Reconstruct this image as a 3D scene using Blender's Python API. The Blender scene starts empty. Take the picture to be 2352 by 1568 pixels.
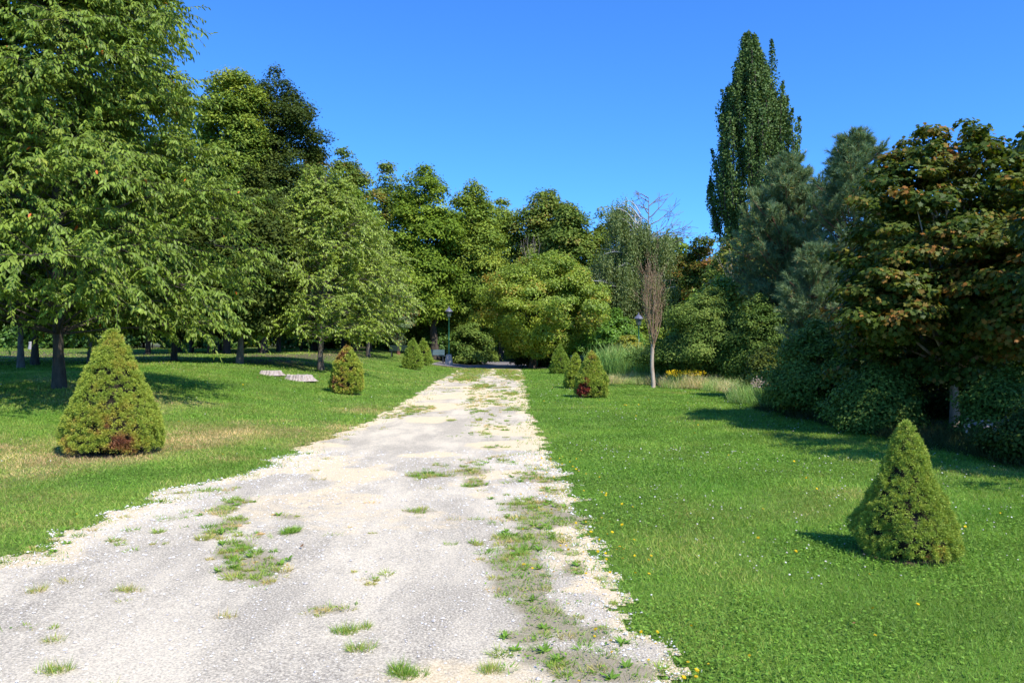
import bpy, math
import numpy as np
from math import radians as R_

# ------------------------------------------------------------------ camera, world, sun, exposure
sc = bpy.context.scene
FP, CX, CY, EYE = 1846.0, 1176.0, 784.0, 1.65      # focal length and centre in units of a 2352-wide picture
cam_d = bpy.data.cameras.new("camera")
cam_d.sensor_width = 36.0
cam_d.lens = 36.0 * FP / 2352.0
cam_d.clip_start, cam_d.clip_end = 0.1, 2000.0
cam = bpy.data.objects.new("camera", cam_d)
sc.collection.objects.link(cam)
cam.location = (0, 0, EYE)
cam.rotation_euler = (R_(90), 0, 0)
sc.camera = cam

SUN_EL, SUN_AZ = R_(49), R_(139)                   # azimuth clockwise from +Y
to_sun = (math.sin(SUN_AZ) * math.cos(SUN_EL), math.cos(SUN_AZ) * math.cos(SUN_EL), math.sin(SUN_EL))
w = bpy.data.worlds.new("World"); sc.world = w; w.use_nodes = True
nt = w.node_tree; nt.nodes.clear()
sky = nt.nodes.new("ShaderNodeTexSky"); sky.sky_type = 'NISHITA'; sky.sun_disc = False
sky.sun_elevation = SUN_EL; sky.sun_rotation = SUN_AZ
sky.altitude = 300; sky.air_density = 1.0; sky.dust_density = 0.25; sky.ozone_density = 3.2
hsv = nt.nodes.new("ShaderNodeMix"); hsv.data_type = 'RGBA'; hsv.blend_type = 'MULTIPLY'; hsv.inputs[0].default_value = 1.0; hsv.inputs[7].default_value = (.36, .84, 1.52, 1)
bg = nt.nodes.new("ShaderNodeBackground"); bg.inputs['Strength'].default_value = 0.142
wo = nt.nodes.new("ShaderNodeOutputWorld")
nt.links.new(sky.outputs[0], hsv.inputs[6]); nt.links.new(hsv.outputs[2], bg.inputs[0]); nt.links.new(bg.outputs[0], wo.inputs[0])
sd = bpy.data.lights.new("sun", 'SUN'); sd.energy = 5.0; sd.angle = R_(0.53); sd.color = (1.0, 0.955, 0.88)
sun = bpy.data.objects.new("sun", sd); sc.collection.objects.link(sun)
from mathutils import Vector
sun.rotation_euler = Vector(to_sun).to_track_quat('Z', 'Y').to_euler(); sun.location = (20, -20, 30)
sc.view_settings.view_transform = 'Standard'; sc.view_settings.look = 'None'
sc.view_settings.exposure = 0.32; sc.view_settings.gamma = 1.0
sc.render.engine = 'CYCLES'
cy = sc.cycles
cy.max_bounces = 6; cy.diffuse_bounces = 2; cy.glossy_bounces = 2; cy.transmission_bounces = 4; cy.transparent_max_bounces = 6
cy.sample_clamp_indirect = 4.0
cy.use_denoising = True
try: cy.denoising_prefilter = 'ACCURATE'
except Exception: pass

# ------------------------------------------------------------------ basic helpers
col = sc.collection
def rng_(s): return np.random.default_rng(s)
def sstep(t):
    t = np.clip(t, 0, 1); return t * t * (3 - 2 * t)
def _hash(ix, iy, s):
    n = (ix.astype(np.int64) * 374761393 + iy.astype(np.int64) * 668265263 + s * 1442695041) & 0x7fffffff
    n = ((n ^ (n >> 13)) * 1274126177) & 0x7fffffff
    return ((n ^ (n >> 16)) & 0xffff) / 65535.0
def vnoise(x, y, s=0):
    ix, iy = np.floor(x), np.floor(y); fx, fy = x - ix, y - iy
    fx, fy = fx * fx * (3 - 2 * fx), fy * fy * (3 - 2 * fy)
    a, b = _hash(ix, iy, s), _hash(ix + 1, iy, s); c, d = _hash(ix, iy + 1, s), _hash(ix + 1, iy + 1, s)
    return (a * (1 - fx) + b * fx) * (1 - fy) + (c * (1 - fx) + d * fx) * fy
def fbm(x, y, f=1.0, o=4, s=0):
    r, a, t = 0, 1.0, 0
    for i in range(o):
        r = r + a * vnoise(x * f + 17.3 * i, y * f - 9.1 * i, s + i); t += a; a *= .5; f *= 2.03
    return r / t
def H(x, y):
    """height of the ground: flat along the path, a gentle rise to the left and back"""
    x, y = np.asarray(x, float), np.asarray(y, float)
    return sstep((-x - 2.5) / 8.5) * np.interp(y, [8, 10, 13, 18, 22, 28, 40, 58], [0, .03, .2, .62, .76, .86, 1.0, 1.12])
def ground(fx, fy):
    """world point of the lawn seen at (fx, fy)"""
    for d in np.arange(3, 120, .05):
        x = (fx - CX) / FP * d; z = EYE - (fy - CY) / FP * d
        if z <= H(x, d): return float(x), float(d), float(H(x, d))
    return float(x), float(d), 0.0
def X(fx, d): return (fx - CX) / FP * d
def Z(fy, d): return EYE - (fy - CY) / FP * d
def norm(v): return v / np.maximum(np.linalg.norm(v, axis=-1, keepdims=True), 1e-9)

def build(name, parts, mat, parent=None, smooth=False, dom='FACE'):
    """parts: list of (verts, faces (m,k), v, w) -> one mesh object"""
    V, LV, LS, vv, ww, off, lo = [], [], [], [], [], 0, 0
    for P, F, v, w_ in parts:
        P = np.asarray(P, np.float32); F = np.asarray(F, np.int64)
        V.append(P); LV.append((F + off).ravel()); m, k = F.shape
        LS.append(lo + np.arange(m) * k); lo += m * k; off += len(P)
        n = len(P) if dom == 'POINT' else m
        vv.append(np.broadcast_to(np.asarray(v, np.float32), (n,))); ww.append(np.broadcast_to(np.asarray(w_, np.float32), (n,)))
    V = np.concatenate(V); LV = np.concatenate(LV).astype(np.int32); LS = np.concatenate(LS).astype(np.int32)
    me = bpy.data.meshes.new(name)
    me.vertices.add(len(V)); me.vertices.foreach_set('co', V.ravel())
    me.loops.add(len(LV)); me.loops.foreach_set('vertex_index', LV)
    me.polygons.add(len(LS)); me.polygons.foreach_set('loop_start', LS)
    me.update(calc_edges=True)
    me.polygons.foreach_set('use_smooth', np.full(len(LS), smooth, bool))
    for nm, arr in (('v', vv), ('w', ww)):
        a = me.attributes.new(nm, 'FLOAT', dom); a.data.foreach_set('value', np.concatenate(arr).astype(np.float32))
    me.materials.append(mat)
    o = bpy.data.objects.new(name, me); col.objects.link(o)
    if parent is not None:
        o.parent = parent
        o.matrix_parent_inverse = parent.matrix_world.inverted() if False else Vector_inv(parent)
    return o
from mathutils import Matrix
def Vector_inv(p): return Matrix.Translation(-p.location)
def tag(o, label, cat, group=None):
    o['label'] = label; o['category'] = cat
    if group: o['group'] = group
    return o
def thing(name, label, cat, loc, group=None):
    o = bpy.data.objects.new(name, None); o.empty_display_size = .2; col.objects.link(o); o.location = loc
    return tag(o, label, cat, group)
def kind(o, k): o['kind'] = k; return o

# leaf templates: (along, side, normal)
T_RH = (np.array([(0, 0, 0), (.45, .5, .08), (1, 0, 0), (.45, -.5, .08)]), np.array([(0, 1, 2, 3)]))
T_FOLD = (np.array([(0, 0, 0), (.3, .5, .14), (.7, .36, .06), (1, 0, -.12), (.7, -.36, .06), (.3, -.5, .14), (.5, 0, 0)]),
          np.array([(0, 1, 2, 6), (6, 2, 3, 4), (0, 6, 4, 5)]))
T_ND = (np.array([(0, -.5, 0), (0, .5, 0), (1, 0, 0)]), np.array([(0, 1, 2)]))
_st = [(0, 0), (.12, .5), (.38, .33), (.62, .55), (.68, .22), (1, 0), (.68, -.22), (.62, -.55), (.38, -.33), (.12, -.5)]
T_STAR = (np.array([(a, b, -.12 * abs(b)) for a, b in _st]), np.array([tuple(range(10))]))
def leaves(P, D, N, L, W, tpl, v, w_):
    T, F = tpl; n = len(P)
    D = norm(D); S = norm(np.cross(D, N)); N = np.cross(S, D)
    L = np.broadcast_to(L, (n,)); W = np.broadcast_to(W, (n,))
    V = P[:, None, :] + T[None, :, 0, None] * (D * L[:, None])[:, None, :] + T[None, :, 1, None] * (S * W[:, None])[:, None, :] \
        + T[None, :, 2, None] * (N * W[:, None])[:, None, :]
    k = len(T); FF = (F[None] + (np.arange(n) * k)[:, None, None]).reshape(-1, F.shape[1])
    rep = len(F)
    return V.reshape(-1, 3), FF, np.repeat(np.broadcast_to(v, (n,)), rep), np.repeat(np.broadcast_to(w_, (n,)), rep)

def tube(pts, rad, n=6, v=.5, w_=.5, cap=True):
    pts = np.asarray(pts, float); m = len(pts); rad = np.broadcast_to(rad, (m,))
    T = norm(np.gradient(pts, axis=0)); ref = np.array([0.31, .17, .05]); ref = np.where(abs(T[:, 2:3]) > .9, np.array([[1., 0, 0]]), np.array([[0, 0, 1.]]))
    A = norm(np.cross(T, ref)); B = np.cross(T, A)
    th = np.linspace(0, 2 * np.pi, n, endpoint=False)
    V = pts[:, None] + rad[:, None, None] * (np.cos(th)[None, :, None] * A[:, None] + np.sin(th)[None, :, None] * B[:, None])
    i = np.arange(m - 1)[:, None] * n; j = np.arange(n)[None]; j2 = (j + 1) % n
    F = np.stack([i + j, i + j2, i + n + j2, i + n + j], -1).reshape(-1, 4)
    return V.reshape(-1, 3), F, v, w_
def boxp(x0, x1, y0, y1, z0, z1, v=.5, w_=.5):
    V = np.array([(x, y, z) for z in (z0, z1) for y in (y0, y1) for x in (x0, x1)], float)
    F = np.array([(0, 2, 3, 1), (4, 5, 7, 6), (0, 1, 5, 4), (2, 6, 7, 3), (0, 4, 6, 2), (1, 3, 7, 5)])
    return V, F, v, w_
def lathe(prof, n=16, cx=0, cy=0, sq=False, v=.5, w_=.5):
    th = np.linspace(0, 2 * np.pi, n, endpoint=False) + (np.pi / 4 if sq else 0)
    pr = np.array(prof, float); V = np.stack([cx + pr[:, 0, None] * np.cos(th), cy + pr[:, 0, None] * np.sin(th), np.repeat(pr[:, 1, None], n, 1)], -1)
    m = len(pr); i = np.arange(m - 1)[:, None] * n; j = np.arange(n)[None]; j2 = (j + 1) % n
    F = np.stack([i + j, i + j2, i + n + j2, i + n + j], -1).reshape(-1, 4)
    return V.reshape(-1, 3), F, v, w_

# ------------------------------------------------------------------ materials
def newmat(name):
    m = bpy.data.materials.new(name); m.use_nodes = True; m.node_tree.nodes.clear(); return m, m.node_tree
def ramp(t, cols, fac):
    r = t.nodes.new('ShaderNodeValToRGB'); e = r.color_ramp.elements
    e[0].position, e[0].color = cols[0][0], (*cols[0][1], 1); e[1].position, e[1].color = cols[-1][0], (*cols[-1][1], 1)
    for p, c in cols[1:-1]:
        q = e.new(p); q.color = (*c, 1)
    t.links.new(fac, r.inputs[0]); return r.outputs[0]
def attr(t, nm):
    a = t.nodes.new('ShaderNodeAttribute'); a.attribute_name = nm; return a.outputs['Fac']
def mth(t, op, a, b=None, c=None):
    n = t.nodes.new('ShaderNodeMath'); n.operation = op
    for i, q in enumerate((a, b, c)):
        if q is None: continue
        if isinstance(q, (int, float)): n.inputs[i].default_value = q
        else: t.links.new(q, n.inputs[i])
    return n.outputs[0]
def mixc(t, f, a, b, mode='MIX'):
    n = t.nodes.new('ShaderNodeMix'); n.data_type = 'RGBA'; n.blend_type = mode
    for i, q in ((0, f), (6, a), (7, b)):
        if isinstance(q, (int, float)): n.inputs[i].default_value = q
        elif isinstance(q, tuple): n.inputs[i].default_value = (*q, 1)
        else: t.links.new(q, n.inputs[i])
    return n.outputs[2]
def noise(t, scale, detail=4, rough=.55, vec=None):
    n = t.nodes.new('ShaderNodeTexNoise'); n.inputs['Scale'].default_value = scale; n.inputs['Detail'].default_value = detail
    n.inputs['Roughness'].default_value = rough
    if vec is not None: t.links.new(vec, n.inputs['Vector'])
    return n.outputs['Fac']
def leafmat(name, cols, trans=.3, gloss=.25, rough=.45, tw=(1.25, 1.15, .5)):
    m, t = newmat(name)
    c = ramp(t, cols, attr(t, 'v'))
    k = mth(t, 'MULTIPLY_ADD', attr(t, 'w'), .6, .7)
    hb = t.nodes.new('ShaderNodeHueSaturation'); t.links.new(c, hb.inputs['Color']); t.links.new(k, hb.inputs['Value'])
    c = hb.outputs[0]
    p = t.nodes.new('ShaderNodeBsdfPrincipled'); t.links.new(c, p.inputs['Base Color'])
    p.inputs['Roughness'].default_value = rough; p.inputs['Specular IOR Level'].default_value = gloss
    o = t.nodes.new('ShaderNodeOutputMaterial')
    if trans > 0:
        tl = t.nodes.new('ShaderNodeBsdfTranslucent'); t.links.new(mixc(t, 1.0, c, tw, 'MULTIPLY'), tl.inputs[0])
        mx = t.nodes.new('ShaderNodeMixShader'); mx.inputs[0].default_value = trans
        t.links.new(p.outputs[0], mx.inputs[1]); t.links.new(tl.outputs[0], mx.inputs[2]); t.links.new(mx.outputs[0], o.inputs[0])
    else: t.links.new(p.outputs[0], o.inputs[0])
    return m
def solid(name, c1, c2=None, scale=8, rough=.8, bump=.3, stretch=(1, 1, 1), spec=.3, detail=5):
    m, t = newmat(name); tc = t.nodes.new('ShaderNodeTexCoord'); mp = t.nodes.new('ShaderNodeMapping')
    mp.inputs['Scale'].default_value = stretch; t.links.new(tc.outputs['Object'], mp.inputs[0])
    f = noise(t, scale, detail, .6, mp.outputs[0])
    c = ramp(t, [(.32, c1), (.68, c2 or c1)], f)
    p = t.nodes.new('ShaderNodeBsdfPrincipled'); t.links.new(c, p.inputs['Base Color']); p.inputs['Roughness'].default_value = rough
    p.inputs['Specular IOR Level'].default_value = spec
    if bump:
        b = t.nodes.new('ShaderNodeBump'); b.inputs['Strength'].default_value = bump; b.inputs['Distance'].default_value = .03
        t.links.new(f, b.inputs['Height']); t.links.new(b.outputs[0], p.inputs['Normal'])
    o = t.nodes.new('ShaderNodeOutputMaterial'); t.links.new(p.outputs[0], o.inputs[0]); return m

M = {}
M['cherry'] = leafmat('cherry_leaf', [(0, (0.138, 0.212, 0.026)), (.5, (0.208, 0.295, 0.038)), (.93, (0.292, 0.367, 0.054)), (.985, (0.358, 0.378, 0.046)), (1, (0.829, 0.189, 0.038))], .32, .25, .45)
M['cherry2'] = leafmat('cherry_leaf_far', [(0, (0.181, 0.268, 0.027)), (.5, (0.271, 0.362, 0.041)), (1, (0.361, 0.439, 0.053))], .3, .4)
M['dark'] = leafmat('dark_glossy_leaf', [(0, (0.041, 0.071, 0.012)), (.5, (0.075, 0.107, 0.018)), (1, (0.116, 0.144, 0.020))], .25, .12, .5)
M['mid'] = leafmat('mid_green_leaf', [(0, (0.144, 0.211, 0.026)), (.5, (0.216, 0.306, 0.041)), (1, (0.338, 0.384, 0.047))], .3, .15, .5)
M['olive'] = leafmat('olive_leaf', [(0, (0.094, 0.150, 0.025)), (.5, (0.163, 0.237, 0.037)), (.85, (0.250, 0.294, 0.050)), (1, (0.338, 0.237, 0.062))], .3, .12, .5)
M['maple_dk'] = leafmat('maple_leaf_green', [(0, (0.116, 0.193, 0.019)), (.5, (0.197, 0.290, 0.026)), (1, (0.300, 0.385, 0.041))], .3, .15, .5)
M['maple_yel'] = leafmat('maple_leaf_yellow_green', [(0, (0.164, 0.265, 0.031)), (.5, (0.261, 0.359, 0.040)), (.9, (0.371, 0.435, 0.047)), (1, (0.520, 0.373, 0.062))], .35, .35)
M['autumn'] = leafmat('maple_leaf_turning', [(0, (0.049, 0.089, 0.012)), (.45, (0.100, 0.147, 0.018)), (.7, (0.166, 0.180, 0.025)), (.88, (0.264, 0.170, 0.032)), (1, (0.413, 0.180, 0.037))], .33, .2, .5)
M['poplar'] = leafmat('poplar_leaf', [(0, (0.058, 0.112, 0.025)), (.5, (0.102, 0.167, 0.040)), (1, (0.171, 0.241, 0.068))], .2, .15, .5)
M['pine'] = leafmat('pine_needle', [(0, (0.110, 0.183, 0.076)), (.5, (0.203, 0.293, 0.129)), (.9, (0.298, 0.391, 0.183)), (1, (0.543, 0.293, 0.076))], .15, .1, .6)
M['willow'] = leafmat('weeping_birch_leaf', [(0, (0.123, 0.168, 0.040)), (.5, (0.177, 0.235, 0.061)), (1, (0.282, 0.319, 0.081))], .25, .4)
M['bush'] = leafmat('bush_leaf', [(0, (0.089, 0.160, 0.028)), (.5, (0.158, 0.240, 0.044)), (1, (0.281, 0.352, 0.068))], .3, .12, .5)
M['bright'] = leafmat('bright_green_leaf', [(0, (.10, .2, .02)), (.5, (.16, .3, .03)), (1, (.22, .38, .04))], .35, .4)
M['yellow'] = leafmat('yellow_green_leaf', [(0, (.22, .25, .03)), (.5, (.36, .36, .04)), (1, (.5, .42, .05))], .35, .3)
M['laurel'] = leafmat('laurel_leaf', [(0, (0.056, 0.114, 0.020)), (.5, (0.094, 0.186, 0.030)), (1, (0.157, 0.272, 0.050))], .22, .3, .4)
M['spruce'] = leafmat('spruce_needle', [(0, (0.248, 0.344, 0.048)), (.4, (0.400, 0.471, 0.065)), (.7, (0.533, 0.452, 0.081)), (.85, (0.457, 0.254, 0.081)), (1, (0.324, 0.128, 0.065))], .2, .2, .6)
M['spruce_g'] = leafmat('spruce_needle_green', [(0, (0.223, 0.334, 0.050)), (.5, (0.363, 0.451, 0.067)), (.75, (0.505, 0.501, 0.083)), (.9, (0.484, 0.233, 0.083)), (1, (0.404, 0.083, 0.058))], .2, .2, .6)
M['core'] = solid('dark_inner_core', (.022, .018, .010), (.04, .03, .015), 30, .9)
M['bark'] = solid('bark_brown', (.04, .032, .024), (.10, .08, .06), 9, .9, .8, (1, 1, .25))
M['bark_g'] = solid('bark_grey', (.07, .055, .042), (.20, .165, .13), 9, .9, .8, (1, 1, .3))
M['bark_red'] = solid('bark_reddish', (.14, .06, .04), (.28, .13, .09), 9, .9, .6, (1, 1, .3))
M['bark_w'] = solid('bark_pale', (.38, .36, .34), (.6, .57, .54), 7, .8, .4, (1, 1, .6))
M['bark_w2'] = solid('bark_pale_grey', (.30, .23, .17), (.58, .48, .38), 9, .8, .4, (1, 1, .3))
M['twig_br'] = solid('twig_brown', (.24, .15, .085), (.44, .31, .19), 5, .9, .2)
M['twig'] = solid('dead_twig', (.16, .13, .12), (.28, .23, .2), 5, .9, .2)
M['stumpm'] = solid('weathered_wood', (.28, .22, .18), (.60, .50, .43), 22, .9, .8, (1, 1, .12))
M['stone'] = solid('granite', (.34, .31, .29), (.52, .48, .45), 30, .85, .4)
M['gpaint'] = solid('green_paint', (.012, .09, .055), (.02, .13, .075), 12, .4, .05, spec=.5)
M['bench'] = solid('dark_green_paint', (.015, .035, .025), (.025, .05, .035), 12, .5, .05, spec=.5)
M['bbench'] = solid('blue_grey_paint', (.10, .17, .20), (.14, .22, .24), 12, .5, .05, spec=.5)
M['lampcap'] = solid('lamp_cap_metal', (.10, .10, .13), (.16, .16, .20), 10, .4, .05, spec=.6)
M['glass'] = solid('frosted_glass', (.10, .11, .11), (.15, .16, .16), 5, .15, 0, spec=.8)
M['iron'] = solid('dark_iron', (.02, .025, .035), (.05, .055, .07), 12, .5, .05)
M['wall'] = solid('pale_render', (.62, .56, .50), (.74, .68, .62), 1.5, .9, .1)
M['roof'] = solid('clay_tile', (.40, .13, .06), (.52, .2, .10), 14, .85, .4)
M['window'] = solid('window_glass', (.03, .04, .05), (.06, .07, .09), 1, .1, 0, spec=.8)

# ------------------------------------------------------------------ ground, path
EL = [(0, 1300), (130, 1243), (200, 1213), (300, 1160), (430, 1115), (540, 1095), (700, 1028), (850, 966), (950, 908), (1015, 864), (1045, 846)]
ER = [(1530, 1568), (1450, 1430), (1392, 1280), (1335, 1185), (1300, 1112), (1250, 1040), (1225, 980), (1208, 920), (1200, 880), (1195, 848)]
def _edge(pts):
    a = [(EYE * FP / (fy - CY), (fx - CX) / (fy - CY) * EYE) for fx, fy in pts]; a.sort(); return np.array(a)
_l = np.vstack([[(-3, -30), (2, -22), (4, -12), (5.0, -6.2)], _edge(EL)]); _r = np.vstack([[(-3, 2.2), (2, 1.2)], _edge(ER)])
PATH_END = 49.0
def edges(y):
    wob = (fbm(y * 1.0, y * 0 + 3, 1.6, 3, 5) - .5) * .35 + (fbm(y, y * 0 + 8, 6, 2, 6) - .5) * .16
    wob2 = (fbm(y * 1.0, y * 0 + 31, 1.6, 3, 15) - .5) * .35 + (fbm(y, y * 0 + 18, 6, 2, 16) - .5) * .16
    return np.interp(y, _l[:, 0], _l[:, 1]) + wob, np.interp(y, _r[:, 0], _r[:, 1]) + wob2
def inside(x, y):
    """signed distance-like value: > 0 on the path"""
    l, r = edges(y); s = np.minimum(x - l, r - x)
    s = np.where(s < -.16, -.5, s + (fbm(x, y, 2.6, 4, 40) - .5) * .36 + (fbm(x, y, 11, 2, 41) - .5) * .18)
    return np.where((y > PATH_END), -1, s)
# grassy patches that break through the path: centre and size as seen, turned into ground positions below
PATCH = [(525, 1165, 30, 22, 1), (515, 1215, 32, 22, 1), (535, 1262, 34, 26, 1), (575, 1305, 62, 30, 1), (600, 1340, 45, 14, .6),
         (1225, 1165, 70, 16, .9), (1265, 1195, 85, 22, .9), (1215, 1240, 75, 30, 1), (1190, 1295, 70, 36, 1), (1195, 1350, 60, 30, 1),
         (1225, 1395, 55, 26, .9), (1265, 1430, 60, 26, 1), (1215, 1465, 50, 20, .8), (1340, 1460, 60, 22, .8), (1230, 1515, 60, 24, .8), (1350, 1530, 110, 40, .95),
         (1440, 1550, 80, 30, .8), (1160, 1545, 30, 14, .7), (1320, 1310, 30, 14, .55), (1390, 1330, 25, 10, .5), (1370, 1390, 30, 16, .4),
         (985, 1093, 45, 8, .8), (1085, 1085, 32, 10, .75), (1090, 1110, 28, 10, .75), (1235, 1100, 60, 14, .7), (1260, 1130, 40, 10, .6), (948, 1177, 40, 7, .5),
         (1090, 852, 32, 9, .95), (1072, 868, 26, 7, .9), (1108, 888, 26, 6, .8), (1165, 856, 26, 7, .9), (1178, 868, 20, 5, .8), (1175, 905, 18, 5, .5), (950, 940, 40, 7, .55), (1185, 940, 16, 5, .5), (900, 955, 30, 6, .4),
         (440, 1185, 50, 14, .35), (380, 1215, 60, 12, .3), (300, 1250, 60, 14, .25), (200, 1215, 70, 16, .4), (460, 1130, 60, 10, .35), (350, 1160, 60, 10, .3),
         (830, 1350, 60, 14, .28), (830, 1330, 60, 10, .25), (760, 1400, 60, 14, .22), (660, 1190, 30, 6, .35), (655, 1225, 26, 6, .3), (1030, 1080, 60, 14, .2), (1110, 1060, 60, 10, .25),
         (1130, 1030, 20, 5, .5), (1130, 910, 60, 30, .12), (1120, 980, 40, 16, .15), (40, 1445, 60, 8, .3), (1160, 1190, 20, 7, .5), (60, 1270, 60, 14, .4)]
_pc = []
for fx, fy, rx, ry, a in PATCH:
    d = EYE * FP / (fy - CY); _pc.append((X(fx, d), d, rx / FP * d, max(.06, .5 * (EYE * FP / (fy - ry - CY) - EYE * FP / (fy + ry - CY))), a))
_pc = np.array(_pc)
def patch(x, y):
    r = np.zeros_like(x)
    for px, py, rx, ry, a in _pc:
        m = (abs(x - px) < 2.2 * rx) & (abs(y - py) < 2.2 * ry)
        if m.any():
            r[m] = np.maximum(r[m], a * np.exp(-(((x[m] - px) / rx) ** 2 + ((y[m] - py) / ry) ** 2) ** 1.3 * .9))
    n = fbm(x, y, 4.5, 4, 77)
    return np.clip(r * 1.35 + (n - .5) * 1.5 * (r > .04), 0, 1)
def dry(x, y):
    """dryness of the lawn, 0 lush, 1 straw"""
    a = fbm(x, y, .35, 4, 9); b = fbm(x, y, 1.7, 3, 12)
    left = sstep((-x + .5) / 4)
    s = left * (.9 * sstep((a - .42) / .25)) * sstep((26 - y) / 12) + .5 * left * sstep((y - 24) / 16) * sstep((a - .4) / .3)
    s = s + .16 * left + (1 - left) * .35 * sstep((a - .55) / .2)
    # the strips along the path edges and the far end stay drier
    return np.clip(s * .72 + (b - .5) * .35, 0, 1)

def grid(xs, ys, zf):
    Xg, Yg = np.meshgrid(xs, ys); Zg = zf(Xg, Yg); V = np.stack([Xg, Yg, Zg], -1).reshape(-1, 3)
    nx, ny = len(xs), len(ys); i = np.arange(ny - 1)[:, None] * nx + np.arange(nx - 1)[None]
    F = np.stack([i, i + 1, i + nx + 1, i + nx], -1).reshape(-1, 4)
    return V, F
m, t = newmat('lawn_turf'); g = t.nodes.new('ShaderNodeNewGeometry')
n1 = noise(t, 60, 3, .7, g.outputs['Position']); n2 = noise(t, 7, 4, .6, g.outputs['Position'])
lush = mixc(t, n1, (.07, .125, .018), (.17, .28, .04)); dryc = mixc(t, n1, (.15, .17, .05), (.28, .29, .10))
f = mth(t, 'ADD', attr(t, 'v'), mth(t, 'MULTIPLY', mth(t, 'SUBTRACT', n2, .5), .5))
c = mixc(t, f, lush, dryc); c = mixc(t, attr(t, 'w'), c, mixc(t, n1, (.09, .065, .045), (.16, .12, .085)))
p = t.nodes.new('ShaderNodeBsdfPrincipled'); t.links.new(c, p.inputs['Base Color']); p.inputs['Roughness'].default_value = .9; p.inputs['Specular IOR Level'].default_value = .1
b = t.nodes.new('ShaderNodeBump'); b.inputs['Strength'].default_value = .7; b.inputs['Distance'].default_value = .03; t.links.new(n1, b.inputs['Height']); t.links.new(b.outputs[0], p.inputs['Normal'])
o = t.nodes.new('ShaderNodeOutputMaterial'); t.links.new(p.outputs[0], o.inputs[0]); M['lawn'] = m
BARE = []   # bare soil discs (x, y, r) round the conical spruces and trunks
def sp_loc(fx, fyfront, r):
    x, y, z = ground(fx, fyfront); y += r; return X(fx, y), y, float(H(X(fx, y), y))
SPR = {  # fx, front base fy, top fy, half width px
 'a': (258, 1056, 758, 118), 'b': (797, 908, 795, 41), 'c': (948, 849, 779, 26), 'd': (973, 839, 779, 22),
 'e': (2082, 1308, 970, 127), 'f': (1358, 916, 808, 41), 'g': (1322, 893, 815, 28), 'h': (1286, 859, 792, 25)}
SP = {}
for k, (fx, fb, ft, hw) in SPR.items():
    _, d0, _ = ground(fx, fb); r = hw / FP * d0 * 1.03; x, y, z = sp_loc(fx, fb, r * .95)
    r = hw / FP * y; SP[k] = (x, y, z, r, Z(ft, y) - z); BARE.append((x, y, r * (.9 if k in 'ae' else .8)))
def bare(x, y):
    r = np.zeros_like(x)
    for bx, by, br in BARE:
        dd = np.hypot(x - bx, y - by); r = np.maximum(r, sstep((br * 1.12 - dd) / (br * .3) + (fbm(x, y, 5, 2, 3) - .5)))
    # leaf mould below the trees on the left, its brown also painting in their shade, and below the thicket on the right
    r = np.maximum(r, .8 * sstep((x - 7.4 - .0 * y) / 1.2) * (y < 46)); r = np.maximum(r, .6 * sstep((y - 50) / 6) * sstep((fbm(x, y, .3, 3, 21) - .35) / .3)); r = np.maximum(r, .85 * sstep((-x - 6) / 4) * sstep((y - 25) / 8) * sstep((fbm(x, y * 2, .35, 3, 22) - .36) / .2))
    return r
xs = np.concatenate([np.linspace(-600, -60, 12)[:-1], np.linspace(-60, -20, 70)[:-1], np.linspace(-20, 20, 260)[:-1], np.linspace(20, 60, 60)[:-1], np.linspace(60, 600, 12)])
ys = np.concatenate([np.linspace(-200, -5, 12)[:-1], np.linspace(-5, 30, 230)[:-1], np.linspace(30, 80, 160)[:-1], np.linspace(80, 900, 16)])
V, F = grid(xs, ys, lambda a, b_: H(a, b_) + .0)
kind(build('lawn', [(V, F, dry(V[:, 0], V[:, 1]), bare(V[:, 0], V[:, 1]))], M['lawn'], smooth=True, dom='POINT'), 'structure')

# the path
m, t = newmat('path_gravel'); g = t.nodes.new('ShaderNodeNewGeometry'); P_ = g.outputs['Position']
mpp = t.nodes.new('ShaderNodeMapping'); mpp.inputs['Scale'].default_value = (1.5, .55, 1); t.links.new(P_, mpp.inputs[0]); na = noise(t, .8, 6, .65, mpp.outputs[0]); nb = noise(t, 70, 4, .8, P_); nc = noise(t, 95, 3, .7, P_)
vo = t.nodes.new('ShaderNodeTexVoronoi'); vo.inputs['Scale'].default_value = 48; t.links.new(P_, vo.inputs['Vector'])
grey = ramp(t, [(.32, (.20, .19, .185)), (.48, (.40, .38, .37)), (.56, (.62, .60, .57)), (.64, (.88, .85, .80))], nb)
pale = ramp(t, [(.30, (.36, .33, .31)), (.44, (.60, .57, .53)), (.56, (.84, .80, .74))], nb)
sand = ramp(t, [(.30, (.46, .37, .26)), (.45, (.70, .60, .46)), (.58, (.88, .80, .66))], nb)
c = mixc(t, ramp(t, [(.43, (0, 0, 0)), (.60, (1, 1, 1))], na), grey, pale)
nd = noise(t, 6, 7, .7, P_); c = mixc(t, ramp(t, [(.30, (0, 0, 0)), (.62, (1, 1, 1))], mth(t, 'ADD', attr(t, 'v'), mth(t, 'MULTIPLY', mth(t, 'SUBTRACT', nd, .5), 1.1))), c, sand)
spk = mth(t, 'MULTIPLY', mth(t, 'LESS_THAN', vo.outputs['Distance'], .34), mth(t, 'GREATER_THAN', nc, .52))
c = mixc(t, mth(t, 'MULTIPLY', spk, .6), c, (.92, .89, .84))
soil = mixc(t, nb, (.20, .16, .09), (.50, .42, .28))
c = mixc(t, 1.0, c, (.99, .89, .685), 'MULTIPLY'); c = mixc(t, ramp(t, [(.22, (0, 0, 0)), (.62, (.9, .9, .9))], mth(t, 'ADD', attr(t, 'w'), mth(t, 'MULTIPLY', mth(t, 'SUBTRACT', nd, .5), mth(t, 'MULTIPLY', attr(t, 'w'), 2.2)))), c, soil)
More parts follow.
